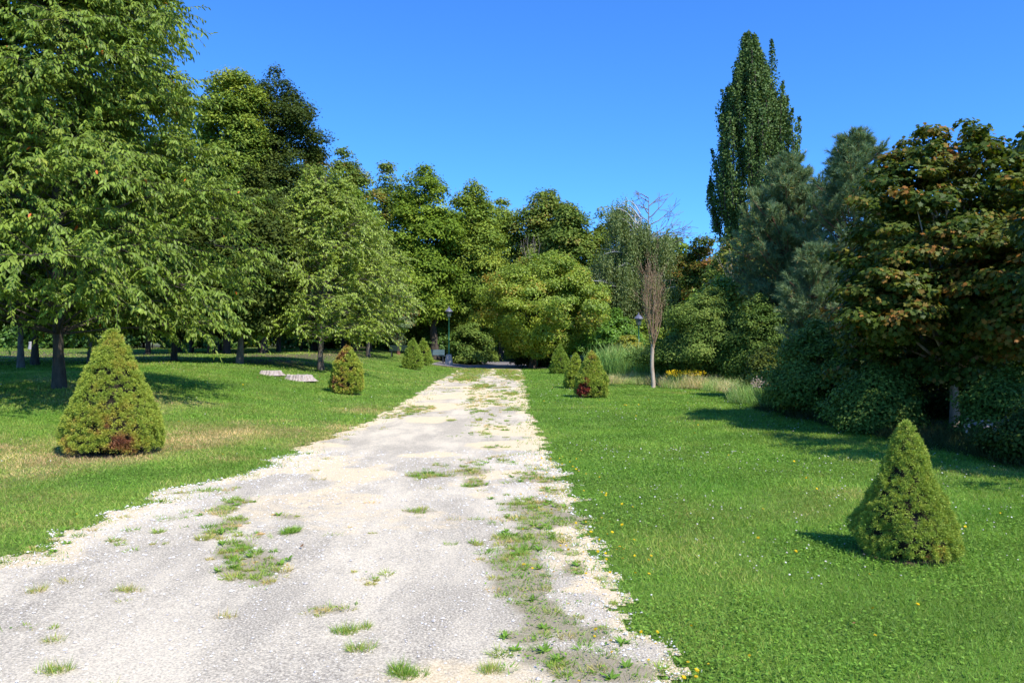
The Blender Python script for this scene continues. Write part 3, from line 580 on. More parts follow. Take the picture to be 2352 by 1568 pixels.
# ------------------------------------------------------------------ conical dwarf spruces
SPF = [(0, .88), (.07, .98), (.16, 1.0), (.35, .88), (.55, .68), (.75, .42), (.9, .2), (1, .03)]
def spruce(key, label, mat, seed, lump, nsp, blobs=(), pf=SPF, nl_len=.022, nw=.005, squash=None, vb=.3):
    x0, y0, z0, Rr, Hh = SP[key]; r = rng_(seed); Rr = Rr * .87
    e = thing('dwarf_spruce', label, 'spruce', (x0, y0, z0), 'conical dwarf spruces dotted along both lawns')
    area = 3.3 * Rr * Hh; n = int(area / (lump * lump) * 2.6)
    h = r.random(n * 4); k = r.random(n * 4) < np.array(prof(h, pf)) + .06; h = h[k][:n]; n = len(h); a = r.uniform(0, 6.2832, n)
    big = 1 + .12 * (2 * vnoise(a * 1.6 + seed, h * 5, seed) - 1) + .05 * (2 * vnoise(a * 4 + seed, h * 13, seed + 3) - 1)
    rr = Rr * prof(h, pf) * big; off = r.uniform(-.9, .25, n) * lump; rr = np.maximum(rr + off * .8, 0)
    C = np.stack([x0 + rr * np.cos(a), y0 + rr * np.sin(a), z0 + .03 * Hh + h * Hh * .97], -1)
    outd = norm(np.stack([np.cos(a), np.sin(a), np.full(n, .45)], -1)); ls = lump * r.uniform(.5, 1.0, n)
    idx = np.repeat(np.arange(n), nsp); m = len(idx)
    U = norm(r.normal(0, 1, (m, 3)) + outd[idx] * 1.1 + np.array([0, 0, .25])); P = C[idx] + U * (ls[idx] * r.uniform(.35, 1.0, m) * .8)[:, None]
    D = norm(U + r.normal(0, .35, (m, 3))); N = norm(r.normal(0, 1, (m, 3)) + U)
    v = vb + .10 * r.normal(0, 1, n)[idx] + .06 * r.normal(0, 1, m)
    for bx, bz, br, bs in blobs:        # brown patches: offset from the axis and height on the front face, in radii / heights
        c = np.array([x0 + bx * Rr, y0 - math.sqrt(max(0, 1 - bx * bx)) * Rr * float(prof(bz, pf)) * .9, z0 + bz * Hh]); dd = np.linalg.norm((P - c) * np.array([1, .6, 1]), axis=1) / (br * Rr)
        v += bs * (.5 if key == 'a' else .62) * sstep(1.35 - dd + .5 * (2 * vnoise(P[:, 0] * 9 / Rr * .5, P[:, 2] * 9 / Rr * .5, seed) - 1) + .35 * (r.random(n)[idx] - .5))
    parts = [leaves(P, D, N, nl_len * r.uniform(.7, 1.3, m), nw * 1.5, T_ND, np.clip(v, 0, 1), r.random(m))]
    build('foliage', parts, M[mat], e)
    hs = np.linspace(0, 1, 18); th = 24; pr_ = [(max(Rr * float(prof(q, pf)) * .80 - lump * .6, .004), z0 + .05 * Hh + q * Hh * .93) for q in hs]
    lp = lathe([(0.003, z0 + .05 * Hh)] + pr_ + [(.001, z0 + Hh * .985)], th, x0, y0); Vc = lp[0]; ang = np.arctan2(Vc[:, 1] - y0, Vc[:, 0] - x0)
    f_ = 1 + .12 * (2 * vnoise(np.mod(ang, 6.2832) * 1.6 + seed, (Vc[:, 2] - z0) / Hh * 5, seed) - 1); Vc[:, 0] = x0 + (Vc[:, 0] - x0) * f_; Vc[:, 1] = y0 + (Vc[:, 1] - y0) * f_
    build('inner_core', [(Vc, lp[1], .5, .5)], M['core'], e, smooth=True)  # solid dark core added inside the needles to stop see-through
    build('trunk', [tube([(x0, y0, z0 - .1), (x0, y0, z0 + .12 * Hh)], [.035, .03], 8)], M['bark'], e, smooth=True)
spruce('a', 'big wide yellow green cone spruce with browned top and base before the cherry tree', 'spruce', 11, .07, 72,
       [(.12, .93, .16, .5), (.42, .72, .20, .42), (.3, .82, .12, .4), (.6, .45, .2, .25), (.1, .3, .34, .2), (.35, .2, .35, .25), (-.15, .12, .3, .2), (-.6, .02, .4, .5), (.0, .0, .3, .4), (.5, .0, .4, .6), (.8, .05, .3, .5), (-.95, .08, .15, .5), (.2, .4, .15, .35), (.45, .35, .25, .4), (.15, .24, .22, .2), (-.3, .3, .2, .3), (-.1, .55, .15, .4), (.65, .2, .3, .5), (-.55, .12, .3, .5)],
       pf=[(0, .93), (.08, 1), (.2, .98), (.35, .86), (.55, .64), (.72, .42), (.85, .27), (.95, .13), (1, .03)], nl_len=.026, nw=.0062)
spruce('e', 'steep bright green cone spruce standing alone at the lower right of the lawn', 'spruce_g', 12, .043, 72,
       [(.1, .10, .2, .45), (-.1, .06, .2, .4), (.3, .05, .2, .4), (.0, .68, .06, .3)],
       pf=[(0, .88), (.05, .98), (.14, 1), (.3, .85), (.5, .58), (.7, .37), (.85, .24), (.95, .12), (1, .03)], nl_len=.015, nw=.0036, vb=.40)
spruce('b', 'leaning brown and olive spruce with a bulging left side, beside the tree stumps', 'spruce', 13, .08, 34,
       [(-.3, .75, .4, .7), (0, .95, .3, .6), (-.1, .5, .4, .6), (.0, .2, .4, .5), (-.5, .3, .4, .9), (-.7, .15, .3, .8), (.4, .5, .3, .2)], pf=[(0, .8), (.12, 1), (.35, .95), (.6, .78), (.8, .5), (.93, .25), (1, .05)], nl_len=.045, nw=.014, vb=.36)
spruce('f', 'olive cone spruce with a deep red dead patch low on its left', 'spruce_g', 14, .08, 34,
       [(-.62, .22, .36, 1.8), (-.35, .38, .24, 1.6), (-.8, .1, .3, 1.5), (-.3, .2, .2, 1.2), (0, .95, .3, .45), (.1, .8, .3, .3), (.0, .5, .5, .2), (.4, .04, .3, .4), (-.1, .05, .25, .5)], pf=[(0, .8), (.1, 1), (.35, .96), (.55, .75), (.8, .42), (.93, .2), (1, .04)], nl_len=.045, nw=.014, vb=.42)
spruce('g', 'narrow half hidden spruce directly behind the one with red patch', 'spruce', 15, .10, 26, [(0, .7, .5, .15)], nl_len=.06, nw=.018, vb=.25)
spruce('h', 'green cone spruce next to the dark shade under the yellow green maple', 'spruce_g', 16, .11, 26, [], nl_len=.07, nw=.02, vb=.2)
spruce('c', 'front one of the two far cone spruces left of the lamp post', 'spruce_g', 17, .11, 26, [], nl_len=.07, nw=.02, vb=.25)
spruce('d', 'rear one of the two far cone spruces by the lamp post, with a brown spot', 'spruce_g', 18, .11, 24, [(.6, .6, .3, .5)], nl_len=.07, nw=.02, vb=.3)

# ------------------------------------------------------------------ left side trees
twig_tree('cherry_tree', 'huge wild cherry with long drooping leaves filling the upper left of the photo', 'cherry tree', (X(133, 18), 18, float(H(X(133, 18), 18))), 1.95, 11.5,
          [(0, 2.7), (.1, 2.95), (.17, 2.95), (.28, 2.5), (.42, 1.9), (.6, 1.9), (.75, 1.7), (.9, 1.1), (1, .4)], 'cherry', 21, .12, bias=.5, nmain=175, nsec=9, ntw=7, nleaf=19, L=.135, W=.045, tl=(.45, .9), bark='bark')
DC = ground(741, 850)[1]
twig_tree('cherry_tree', 'small pale green cherry with airy spreading crown behind the tree stumps', 'cherry tree', (X(741, DC), DC, float(H(X(741, DC), DC))), Z(775, DC), Z(415, DC),
          [(q_, w__ * DC / 37) for q_, w__ in [(0, 2.0), (.12, 3.0), (.3, 2.85), (.5, 2.3), (.75, 1.6), (.9, .9), (1, .3)]], 'cherry2', 22, .13 * DC / 37, nmain=110, nsec=8, ntw=5, nleaf=15, L=.14 * DC / 34, W=.06 * DC / 34, tl=(.4 * DC / 37, .8 * DC / 37), tpl=T_RH, twr=.005)
twig_tree('cherry_tree', 'half hidden cherry right behind the small pale green one, nearer the lamp post', 'cherry tree', (X(845, 46), 46, float(H(X(845, 46), 46))), Z(765, 46), Z(520, 46),
          [(0, 1.6), (.12, 2.5), (.3, 2.4), (.5, 2.0), (.75, 1.3), (.9, .6), (1, .2)], 'cherry2', 23, .11, nmain=50, nsec=6, ntw=4, nleaf=14, L=.18, W=.08, tl=(.4, .8), tpl=T_RH, twr=.006)
tree('deciduous_tree', 'light green tree peeking out between the cherry and the tall round crowned tree', 'tree', 412, 46, 196, 620, 58, 'mid', COL, 120, 100, .8, .24, 31)
tree('deciduous_tree', 'tall tree with rounded bright green top left of the dark pointed poplar', 'tree', 537, 42, 176, 600, 74, 'mid', [(0, .9), (.6, 1), (.85, .95), (.95, .75), (1, .45)], 360, 120, .6, .2, 32, trunk_fx=520, vb=.1, rough=.12)
tree('dark_poplar', 'tall dark glossy tree with pointed ragged top, highest of the left group', 'tree', 634, 44, 160, 700, 104, 'dark', [(0, .9), (.3, 1), (.66, .95), (.84, .75), (.93, .42), (1, .14)], 480, 130, .7, .19, 33, trunk_fx=603, tr=.2, vb=.0, outl=.12)
tree('birch_tree', 'dark leaved tree with pale flaky trunk standing left of the stumps', 'tree', 575, ground(550, 850)[1] + 3, 385, 765, 110, 'dark', EGG, 420, 150, .5, .13, 34, trunk_fx=550, tr=.12, bark='bark_g', vb=.15)
tree('deciduous_tree', 'lower light green tree in front of the round crowned one, beside the cherry foliage', 'tree', 485, 42, 275, 640, 62, 'mid', EGG, 150, 120, .7, .2, 35, vb=.05)
tree('chestnut_tree', 'brown edged chestnut leaning out right of the dark pointed poplar', 'chestnut tree', 722, 52, 305, 640, 45, 'autumn', EGG, 130, 100, .75, .26, 36, vb=.1)
tree('chestnut_tree', 'ragged olive brown chestnut top left of the first dip in the tree line', 'chestnut tree', 790, 58, 348, 700, 66, 'olive', ROUND, 190, 100, .85, .3, 37, rough=.35, vb=.1)
tree('maple_tree', 'yellowish green maple showing above the small pale cherry', 'maple tree', 812, 54, 430, 700, 62, 'maple_yel', ROUND, 130, 100, .75, .26, 38, vb=-.25)
tree('chestnut_tree', 'brownish topped tree at the left shoulder of the big dark green maple', 'chestnut tree', 888, 62, 378, 760, 45, 'olive', COL, 130, 100, .85, .3, 39, vb=.1)
tree('maple_tree', 'big deep green maple with flat layered clumps left of the lamp post', 'maple tree', 975, 58, 386, 742, 82, 'maple_dk', COL, 260, 130, .95, .28, 40, trunk_fx=1000, tr=.3, flat=.65)
tree('maple_tree', 'mid green maple right of the big dark one, straight above the lamp post', 'maple tree', 1085, 60, 420, 760, 70, 'mid', COL, 230, 120, .9, .28, 41, vb=.1)
tree('locust_tree', 'feathery lighter tree behind the path end, left of the brownish chestnuts', 'tree', 1150, 68, 458, 760, 62, 'mid', ROUND, 170, 110, .95, .3, 42, vb=.15)
tree('chestnut_tree', 'wide brownish green chestnut crown above the yellow green maple', 'chestnut tree', 1255, 66, 442, 740, 78, 'olive', ROUND, 240, 120, 1.0, .32, 43, vb=.05, rough=.3)
tree('chestnut_tree', 'second olive crown right behind the wide chestnut', 'chestnut tree', 1310, 62, 470, 740, 60, 'olive', ROUND, 170, 120, .95, .3, 44, vb=.0)
tree('chestnut_tree', 'narrow brown tipped tree with sky gaps left of the weeping birch', 'chestnut tree', 1382, 64, 474, 760, 40, 'olive', COL, 80, 90, .8, .3, 45, rough=.4)
tree('maple_tree', 'round yellow green maple overhanging the end of the path', 'maple tree', 1250, 50, 584, 822, 136, 'maple_yel', [(0, .55), (.15, .78), (.4, 1), (.7, .88), (.88, .62), (1, .25)], 420, 150, .62, .19, 46, trunk_fx=1222, tr=.2, vb=.05, flat=.85, rough=.3, up=.3)
for i, (tx, ty, tr_, lb, bk) in enumerate([(28, 846, .13, 'thin dark trunked tree at the left border behind the cherry', 'bark_g'), (208, 836, .14, 'tree with pale blotched trunk just left of the big cone spruce', 'bark_g'),
                                        (603, 812, .17, 'dark trunk tree with ivy shade behind the birch', 'bark'), (692, 806, .10, 'slim black trunk tree in deep shade left of the small cherry', 'bark'), (505, 806, .16, 'broad dark trunk tree in the shade behind the lawn', 'bark'), (330, 800, .12, 'tree hidden behind the big cherry, its trunk behind the big cone spruce', 'bark')]):
    gx, gy, gz_ = ground(tx, ty); tree('deciduous_tree', lb, 'tree', tx + (20 if i == 0 else 0), gy, [250, 330, 420, 480, 420, 360][i], [735, 745, 760, 755, 760, 745][i], [230, 210, 105, 105, 120, 190][i], 'dark', ROUND, 300, 110, .8, .24, 50 + i, tr=tr_ * .7, bark=bk)
for i, (fx, d, ft, fb, hw) in enumerate([(-110, 26, 150, 738, 230), (-30, 30, 200, 742, 190), (80, 27, 250, 745, 190), (250, 29, 330, 750, 190), (400, 31, 400, 760, 140), (340, 40, 380, 762, 90), (440, 45, 400, 772, 85), (520, 50, 420, 775, 80), (640, 46, 430, 770, 80), (740, 50, 470, 775, 70), (850, 53, 520, 778, 60)]):  # extra trees added to cast shade on the left lawn and hedge
    tree('deciduous_tree', 'dark trunked tree added to cast shade at the back of the left lawn', 'tree', fx, d, ft, fb, hw, 'dark', COL, 300, 120, .8, .24, 170 + i, tr=.11, group='trees added for shade at the back of the left lawn', vb=-.1)
gx, gy, gz_ = ground(820, 805)
tree('scots_pine', 'red barked pine mostly hidden behind the small pale cherry', 'pine tree', 830, gy, 610, 768, 60, 'pine', ROUND, 80, 120, .5, .2, 60, trunk_fx=818, tr=.17, bark='bark_red', W=.03)
tree('scots_pine', 'low bluish pine with brown needles between the pale cherry and the far cone spruces', 'pine tree', 915, gy + 3, 640, 790, 42, 'pine', ROUND, 70, 120, .5, .2, 61, tr=.1, bark='bark_red', W=.03, vb=.15)

# hedges and shrubs at the back
def hedge(label, fx0, fx1, d, ftop, mat, seed, depth=1.2, L=.2, dens=130, cat='hedge', name='laurel_hedge', cr=.5):
    r = rng_(seed); x0, x1 = X(fx0, d), X(fx1, d); xm = (x0 + x1) / 2; g_ = float(H(xm, d)); zt = Z(ftop, d)
    e = thing(name, label, cat, (xm, d, g_)); ln = x1 - x0; nc = int(ln * (zt - g_) * 2.6 / (cr * cr) / 2.2)
    cx = r.uniform(x0, x1, nc); cz = g_ + r.random(nc) ** .8 * (zt - g_) * (.75 + .5 * vnoise(cx * .6, cx * 0, seed)); cyy = d + r.choice([-1, -1, 1], nc) * depth * .5 * r.uniform(.3, 1, nc)
    C = np.stack([cx, cyy, cz], -1); idx = np.repeat(np.arange(nc), dens); n = len(idx); U = norm(r.normal(0, 1, (n, 3)) + np.array([0, -.2, .3]))
    P = C[idx] + U * (cr * r.uniform(.5, 1.05, n))[:, None]; P[:, 2] = np.maximum(P[:, 2], H(P[:, 0], P[:, 1]) + .02); N = norm(U + np.array([0, -.1, .5]) + r.normal(0, .5, (n, 3))); D = norm(np.cross(N, r.normal(0, 1, (n, 3))))
    v = np.clip(.5 + .2 * r.normal(0, 1, nc)[idx] + .12 * r.normal(0, 1, n), 0, 1)
    build('foliage', [leaves(P, D, N, L * r.uniform(.9, 1.5, n), L * .75, T_RH, v, r.random(n))], M[mat], e)
    st = [tube(np.array([[q, d, H(q, d) - .1], [q + r.normal(0, .2), d + r.normal(0, .2), zt * .5 + g_ * .5], [q + r.normal(0, .4), d + r.normal(0, .3), zt * .85 + g_ * .15]]), [.05, .035, .012], 5) for q in np.linspace(x0 + .4, x1 - .4, max(3, int(ln / 1.2)))]
    for s_ in st: build('stem', [s_], M['bark'], e, smooth=True)
    return e
hedge('dark laurel hedge in deep shade along the left back of the lawn', -260, 440, 60, 690, 'laurel', 71, cr=.7, L=.3, dens=260)
hedge('laurel hedge with bright shiny leaves behind the birch and the stumps', 420, 740, 58, 715, 'laurel', 72, cr=.6, L=.24, dens=220)
hedge('glossy laurel hedge behind the small cherry and the dark green bench', 715, 910, 60, 725, 'laurel', 73, cr=.55, L=.22, dens=220)
hedge('broad light green hedge left of the lamp post', 900, 1030, 61, 715, 'bush', 74, cr=.6, L=.22)
shrub('viburnum_shrub', 'big rounded grey green shrub right behind the lamp post, near the path end', 'shrub', 1080, 57, 742, 58, 'bush', 130, 150, .45, .16, 75)
shrub('laurel_shrub', 'dense shrub left of the lamp post behind the two far cone spruces', 'shrub', 1005, 59, 752, 34, 'laurel', 70, 130, .42, .16, 76)
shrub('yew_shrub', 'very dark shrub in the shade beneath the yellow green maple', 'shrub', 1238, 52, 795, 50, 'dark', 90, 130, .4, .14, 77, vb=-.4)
shrub('blue_spruce', 'small blue grey conifer top behind the green cone spruce', 'conifer', 1292, 56, 770, 20, 'pine', 40, 130, .3, .12, 78, W=.02, pf=COL)
shrub('bright_shrub', 'vivid green shrub below the weeping birch', 'shrub', 1415, 46, 712, 55, 'bright', 120, 130, .4, .16, 79, pf=EGG)
shrub('bright_shrub', 'low vivid green bush between the maple and the far right bench', 'shrub', 1345, 48, 765, 42, 'bright', 70, 120, .35, .15, 80)
shrub('yellow_shrub', 'yellow leaved shrub left of the slim bare poplar', 'shrub', 1445, 38, 772, 42, 'yellow', 80, 110, .3, .14, 81)
shrub('bushy_shrub', 'mid green shrub behind the vivid green one, under the weeping birch', 'shrub', 1475, 50, 735, 60, 'mid', 110, 120, .5, .18, 82)
shrub('bushy_shrub', 'green shrub right of the bare poplar stem', 'shrub', 1560, 40, 745, 45, 'mid', 90, 120, .42, .16, 83)
shrub('hornbeam_shrub', 'large dense green bush at the left end of the right thicket', 'shrub', 1632, 30.5, 665, 118, 'bush', 460, 200, .40, .085, 84, pf=EGG, rough=.45, outl=.25)
shrub('hornbeam_shrub', 'lighter bush at the left foot of the dense green one behind the dry grass', 'shrub', 1560, 34, 770, 50, 'bush', 110, 140, .35, .10, 94)
shrub('hornbeam_shrub', 'tall bush between the dense green one and the blue pine', 'shrub', 1745, 28, 680, 90, 'bush', 240, 180, .40, .085, 85, pf=EGG, rough=.45, outl=.25, vb=-.15)
shrub('bramble_bush', 'bush with sparse light leaves under the blue pine branches', 'shrub', 1875, 17.5, 735, 110, 'bush', 300, 120, .27, .07, 86, pf=EGG, outl=.12)
shrub('bramble_bush', 'dark bush at the foot of the turning maple, behind the steep green spruce', 'shrub', 2020, 14.5, 845, 100, 'bush', 200, 110, .25, .06, 87, vb=-.1)
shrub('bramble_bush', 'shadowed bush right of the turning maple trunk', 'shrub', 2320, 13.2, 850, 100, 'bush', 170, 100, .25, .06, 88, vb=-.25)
shrub('bramble_bush', 'low dark undergrowth bush at the right border beside the pale seed heads', 'shrub', 2420, 10.6, 930, 130, 'dark', 150, 120, .2, .055, 89, vb=-.1)
shrub('bramble_bush', 'low shadowed bush between the thicket edge and the lawn', 'shrub', 1960, 17, 870, 90, 'dark', 120, 110, .25, .065, 90, vb=0)
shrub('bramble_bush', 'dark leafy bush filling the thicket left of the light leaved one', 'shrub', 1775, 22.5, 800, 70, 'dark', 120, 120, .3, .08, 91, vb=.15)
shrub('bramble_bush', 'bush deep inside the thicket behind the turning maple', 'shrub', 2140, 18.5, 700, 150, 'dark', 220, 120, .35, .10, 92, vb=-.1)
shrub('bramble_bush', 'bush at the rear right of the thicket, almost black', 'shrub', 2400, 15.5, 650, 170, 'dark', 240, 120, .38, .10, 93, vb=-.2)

# trees behind the tree line, filling the gaps
r = rng_(5); P_l, tr_l = [], []
for i in range(46):
    x = -75 + i * 3.4 + r.normal(0, 1); y = r.uniform(74, 92); h = r.uniform(9, 12) if x > -30 else r.uniform(13, 17)
    if -5 < x < 14: h = r.uniform(7.5, 9.5)
    lf, C = clump_crown(r, x, y, float(H(x, y)), float(H(x, y)) + h, 3.8, COL, 110, 90, 1.25, .55, vb=r.normal(0, .15)); P_l.append(lf)
kind(build('distant_wood', P_l, M['mid']), 'stuff')

# ------------------------------------------------------------------ right side
def plume_tree():
    """lombardy poplar: a trunk with many steep plumes of leaves"""
    d = 66; r = rng_(100); x0 = X(1742, d); zt = Z(72, d); e = thing('lombardy_poplar', 'very tall slender dark poplar rising against the sky on the right', 'poplar tree', (x0, d, 0.))
    w_ = [tube(np.array([(x0, d, -.2), (x0 + .1, d, 8), (x0 - .2, d, 16), (x0 - .4, d, zt - 1)]), [.55, .4, .22, .05], 9)]
    L_ = []
    def plume(P0, P1, rad, dn):
        n = int(np.linalg.norm(P1 - P0) * dn); t_ = r.random(n); c = P0 + (P1 - P0) * t_[:, None]; c[:, 0] += .12 * np.sin(t_ * 9 + P0[0] * 7); rr_ = rad * np.clip(np.minimum(t_ * 5 + .3, (1 - t_) * 2.6 + .12), 0, 1)
        rr_ = rr_ * (.75 + .5 * vnoise(t_ * 7, t_ * 0 + P0[0] * 9, 3)); U = norm(r.normal(0, 1, (n, 3))); P = c + U * (rr_ * r.uniform(.6, 1.05, n))[:, None]
        N = norm(U + np.array([0, 0, .25]) + r.normal(0, .5, (n, 3))); D = norm(np.cross(N, r.normal(0, 1, (n, 3))))
        L_.append(leaves(P, D, N, .19 * r.uniform(.7, 1.2, n), .15, T_RH, np.clip(.5 + r.normal(0, .14) + r.normal(0, .13, n), 0, 1), r.random(n)))
        w_.append(tube(np.array([P0, (P0 + P1) / 2, P1 - (P1 - P0) * .15]), [.07, .05, .02], 4))
    half = lambda z: np.interp(z, [3, 7, 12, 17, 21, 24, 26], [2.2, 3.3, 3.8, 3.5, 2.6, 1.6, .6])
    ax = lambda z: x0 + np.interp(z, [0, 8, 16, zt], [0, .1, -.2, -.5])
    for i in range(330):
        z = 2 + (zt - 5.5) * r.random() ** .9; ln = r.uniform(2.2, 4.8); a = r.uniform(0, 6.28); zz = min(z + ln, zt - .3); R0 = half(z) * r.uniform(.35, .95); R1 = min(R0 + ln * .17, half(zz) * 1.05); cut = 1 if math.cos(a) < .1 else float(np.interp(z, [18, 22], [1, .5])); R0 *= cut; R1 *= cut
        R1 *= 1.1 if r.random() < .12 else 1
        plume(np.array([ax(z) + R0 * math.cos(a), d + R0 * math.sin(a) * .9, z]), np.array([ax(zz) + R1 * math.cos(a), d + R1 * math.sin(a) * .9, zz]), r.uniform(.32, .58), 95)
    plume(np.array([x0 - .2, d, zt - 6]), np.array([x0 - .72, d, zt]), .75, 90); plume(np.array([x0 - .6, d, zt - 5]), np.array([x0 - 1.25, d, zt - 1.2]), .5, 90)
    plume(np.array([x0 + 1.3, d - .3, zt - 11]), np.array([x0 + 1.0, d, zt - .7]), .68, 130); plume(np.array([x0 + 1.3, d - .3, zt - 12]), np.array([x0 + 1.1, d - .2, zt - 5]), .8, 80)
    plume(np.array([x0 + 3.0, d, 11]), np.array([x0 + 3.25, d, Z(268, d)]), .55, 80); plume(np.array([x0 + 2.7, d, 8]), np.array([x0 + 3.0, d, 16]), .8, 80)
    plume(np.array([x0 - 2.2, d, 15]), np.array([x0 - 3.0, d, 22.3]), .5, 70); plume(np.array([x0 - 1.4, d, 18]), np.array([x0 - 1.9, d, 24.6]), .5, 70)
    build('crown', L_, M['poplar'], e); build('trunk', w_, M['bark'], e, smooth=True)
plume_tree()

def pine(label, fx, d, ftop, fbot, hw, seed, n_br=150, tr=.12, pf=None, nt_=7, name='blue_pine'):
    r = rng_(seed); x0 = X(fx, d); g_ = float(H(x0, d)); z0, z1, Rr = Z(fbot, d), Z(ftop, d), hw / FP * d; e = thing(name, label, 'pine tree', (x0, d, g_))
    T = np.array([(x0, d, g_ - .1), (x0 + .05, d, g_ + (z1 - g_) * .5), (x0, d, z1 - .1)]); wood = [tube(T, [tr, tr * .65, .015], 9)]; P_, D_, V_ = [], [], []
    for i in range(n_br):
        h = r.random() ** .9; z = z0 + (z1 - z0) * h; a = r.uniform(0, 6.28); Rb = Rr * float(prof(h, pf or CONE)) * r.uniform(.35, 1.05) * (1 + .35 * math.sin(a * 2 + h * 9 + seed) * math.sin(h * 17 + a)); s = np.array([x0, d, z - Rb * .35])
        tip = np.array([x0 + math.cos(a) * Rb, d + math.sin(a) * Rb, z + Rb * r.uniform(.0, .25)]); q = np.linspace(0, 1, 5)[:, None]
        B = s + (tip - s) * q; B[:, 2] += -.12 * Rb * np.sin(q[:, 0] * 3.14); wood.append(tube(B, np.linspace(.03, .007, 5), 5)); dv = norm(tip - s); vb_ = r.normal(0, .15)
        for k in range(nt_ + int(Rb * 5)):
            u = r.uniform(.35, 1); p0 = s + (tip - s) * u; o_ = norm(dv * r.uniform(.5, 1) + r.normal(0, .5, 3) + np.array([0, 0, .35])); l_ = r.uniform(.2, .5); 
            if k < 2: p0, o_, l_ = tip, norm(dv + np.array([0, 0, .7]) + r.normal(0, .2, 3)), .25
            wood.append(tube(np.array([p0, p0 + o_ * l_]), [.006, .004], 3)); m_ = 60; uu = r.random(m_) ** .7
            P_.append(p0 + o_ * (uu * l_)[:, None]); D_.append(norm(o_ * .9 + r.normal(0, .45, (m_, 3)))); V_.append(np.full(m_, .5 + vb_) + r.normal(0, .12, m_))
    P, D, v = np.concatenate(P_), np.concatenate(D_), np.clip(np.concatenate(V_), 0, .9); n = len(P); v = np.where(r.random(n) < .03, 1, v)
    nl = .17 * (d / 24) ** .5; build('crown', [leaves(P, D, r.normal(0, 1, (n, 3)), nl * r.uniform(.7, 1.2, n), 0.013 * d / 22, T_ND, v, r.random(n))], M['pine'], e); build('trunk', wood, M['bark_red'], e, smooth=True)
pine('blue green pine in front of the tall poplar', 1812, 30, 375, 735, 112, 101, 330, pf=[(0, .9), (.15, 1), (.45, 1), (.7, .85), (.88, .5), (1, .2)])
pine('second blue green pine whose top shows left of the turning maple', 1960, 27, 318, 735, 112, 102, 300, pf=[(0, .8), (.15, 1), (.45, .95), (.7, .75), (.88, .42), (1, .15)])
pine('lower blue pine branches inside the thicket beneath the turning maple', 1875, 22.5, 580, 820, 80, 103, 130, pf=EGG)

def maple_right():
    d = 15.2; r = rng_(110); fx = 2190; x0 = X(2195, d); e = thing('maple_tree', 'maple with green to orange turning leaves filling the right side, grey trunk in shade', 'maple tree', (x0, d, 0.))
    lf, C = clump_crown(r, X(2165, d), d, Z(880, d), Z(300, d), 205 / FP * d, [(0, .8), (.2, 1), (.5, .98), (.75, .82), (.9, .6), (1, .3)], 480, 120, .31, .088, .085, T_STAR, flat=.5, rough=.35, vb=-.06, vc=.17, outl=.2, odd=.025)
    lf2, C2 = clump_crown(r, X(2330, 13.6), 13.6, Z(820, 13.6), Z(500, 13.6), 130 / FP * 13.6, ROUND, 200, 110, .3, .088, .085, T_STAR, flat=.5, rough=.3, vb=.1, vc=.18, odd=.04)
    lf3, C3 = clump_crown(r, X(2050, 14), 14, Z(790, 14), Z(600, 14), 110 / FP * 14, ROUND, 120, 110, .28, .085, .085, T_STAR, flat=.5, rough=.3, vb=.05, vc=.18, odd=.035)
    lf4, C4 = clump_crown(r, X(2130, d), d, Z(420, d), Z(282, d), 120 / FP * d, CONE, 40, 34, .2, .10, .095, T_STAR, flat=.8, rough=.5, vb=.05, vc=.2, outl=.3)
    build('crown', [lf, lf2, lf3, lf4], M['autumn'], e)
    Ca = np.concatenate([C, C2, C3, C4]); build('trunk', limbs(r, np.array([x0, d, 0.]), np.array([X(2170, d), d, Z(330, d)]), .085, Ca, 60, .05), M['bark_w2'], e, smooth=True)
maple_right()
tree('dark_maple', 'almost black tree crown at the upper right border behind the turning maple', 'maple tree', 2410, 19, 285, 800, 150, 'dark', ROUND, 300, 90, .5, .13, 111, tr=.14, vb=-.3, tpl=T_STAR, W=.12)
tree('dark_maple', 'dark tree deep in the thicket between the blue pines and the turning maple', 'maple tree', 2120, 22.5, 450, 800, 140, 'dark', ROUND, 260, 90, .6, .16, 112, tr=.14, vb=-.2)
r = rng_(113)   # a tree just outside the frame whose twigs hang in at the upper right
d = 9.5; e = thing('dark_maple', 'dark maple cut by the right border, its twigs reaching in at the upper right', 'maple tree', (8.6, d, 0.))
lf, C = clump_crown(r, 9.1, d, 1.0, 6.1, 2.45, ROUND, 230, 70, .34, .10, .09, T_STAR, rough=.3)
build('crown', [lf], M['dark'], e); build('trunk', limbs(r, np.array([8.6, d, 0.]), np.array([8.5, d, 5.0]), .09, C, 30), M['bark'], e, smooth=True)
tree('chestnut_tree', 'rusty brown chestnut top with gaps left of the tall poplar', 'chestnut tree', 1612, 52, 536, 700, 44, 'autumn', ROUND, 60, 80, .55, .26, 114, rough=.45, vb=.15, outl=.2, gz=0.)
tree('chestnut_tree', 'rusty olive chestnut directly right of the weeping birch', 'chestnut tree', 1560, 56, 590, 770, 60, 'autumn', ROUND, 130, 100, .75, .26, 115, vb=.05)
tree('maple_tree', 'olive yellow maple at the foot of the tall poplar', 'maple tree', 1690, 44, 555, 760, 62, 'olive', ROUND, 170, 100, .6, .22, 116, vb=.1, rough=.35)
tree('maple_tree', 'golden green maple between the poplar and the blue pine', 'maple tree', 1745, 36, 480, 720, 46, 'olive', COL, 130, 90, .5, .19, 117, vb=.2)
tree('maple_tree', 'low golden green maple above the dense green bush', 'maple tree', 1665, 38, 640, 790, 70, 'maple_yel', ROUND, 110, 100, .55, .19, 118, vb=-.2)

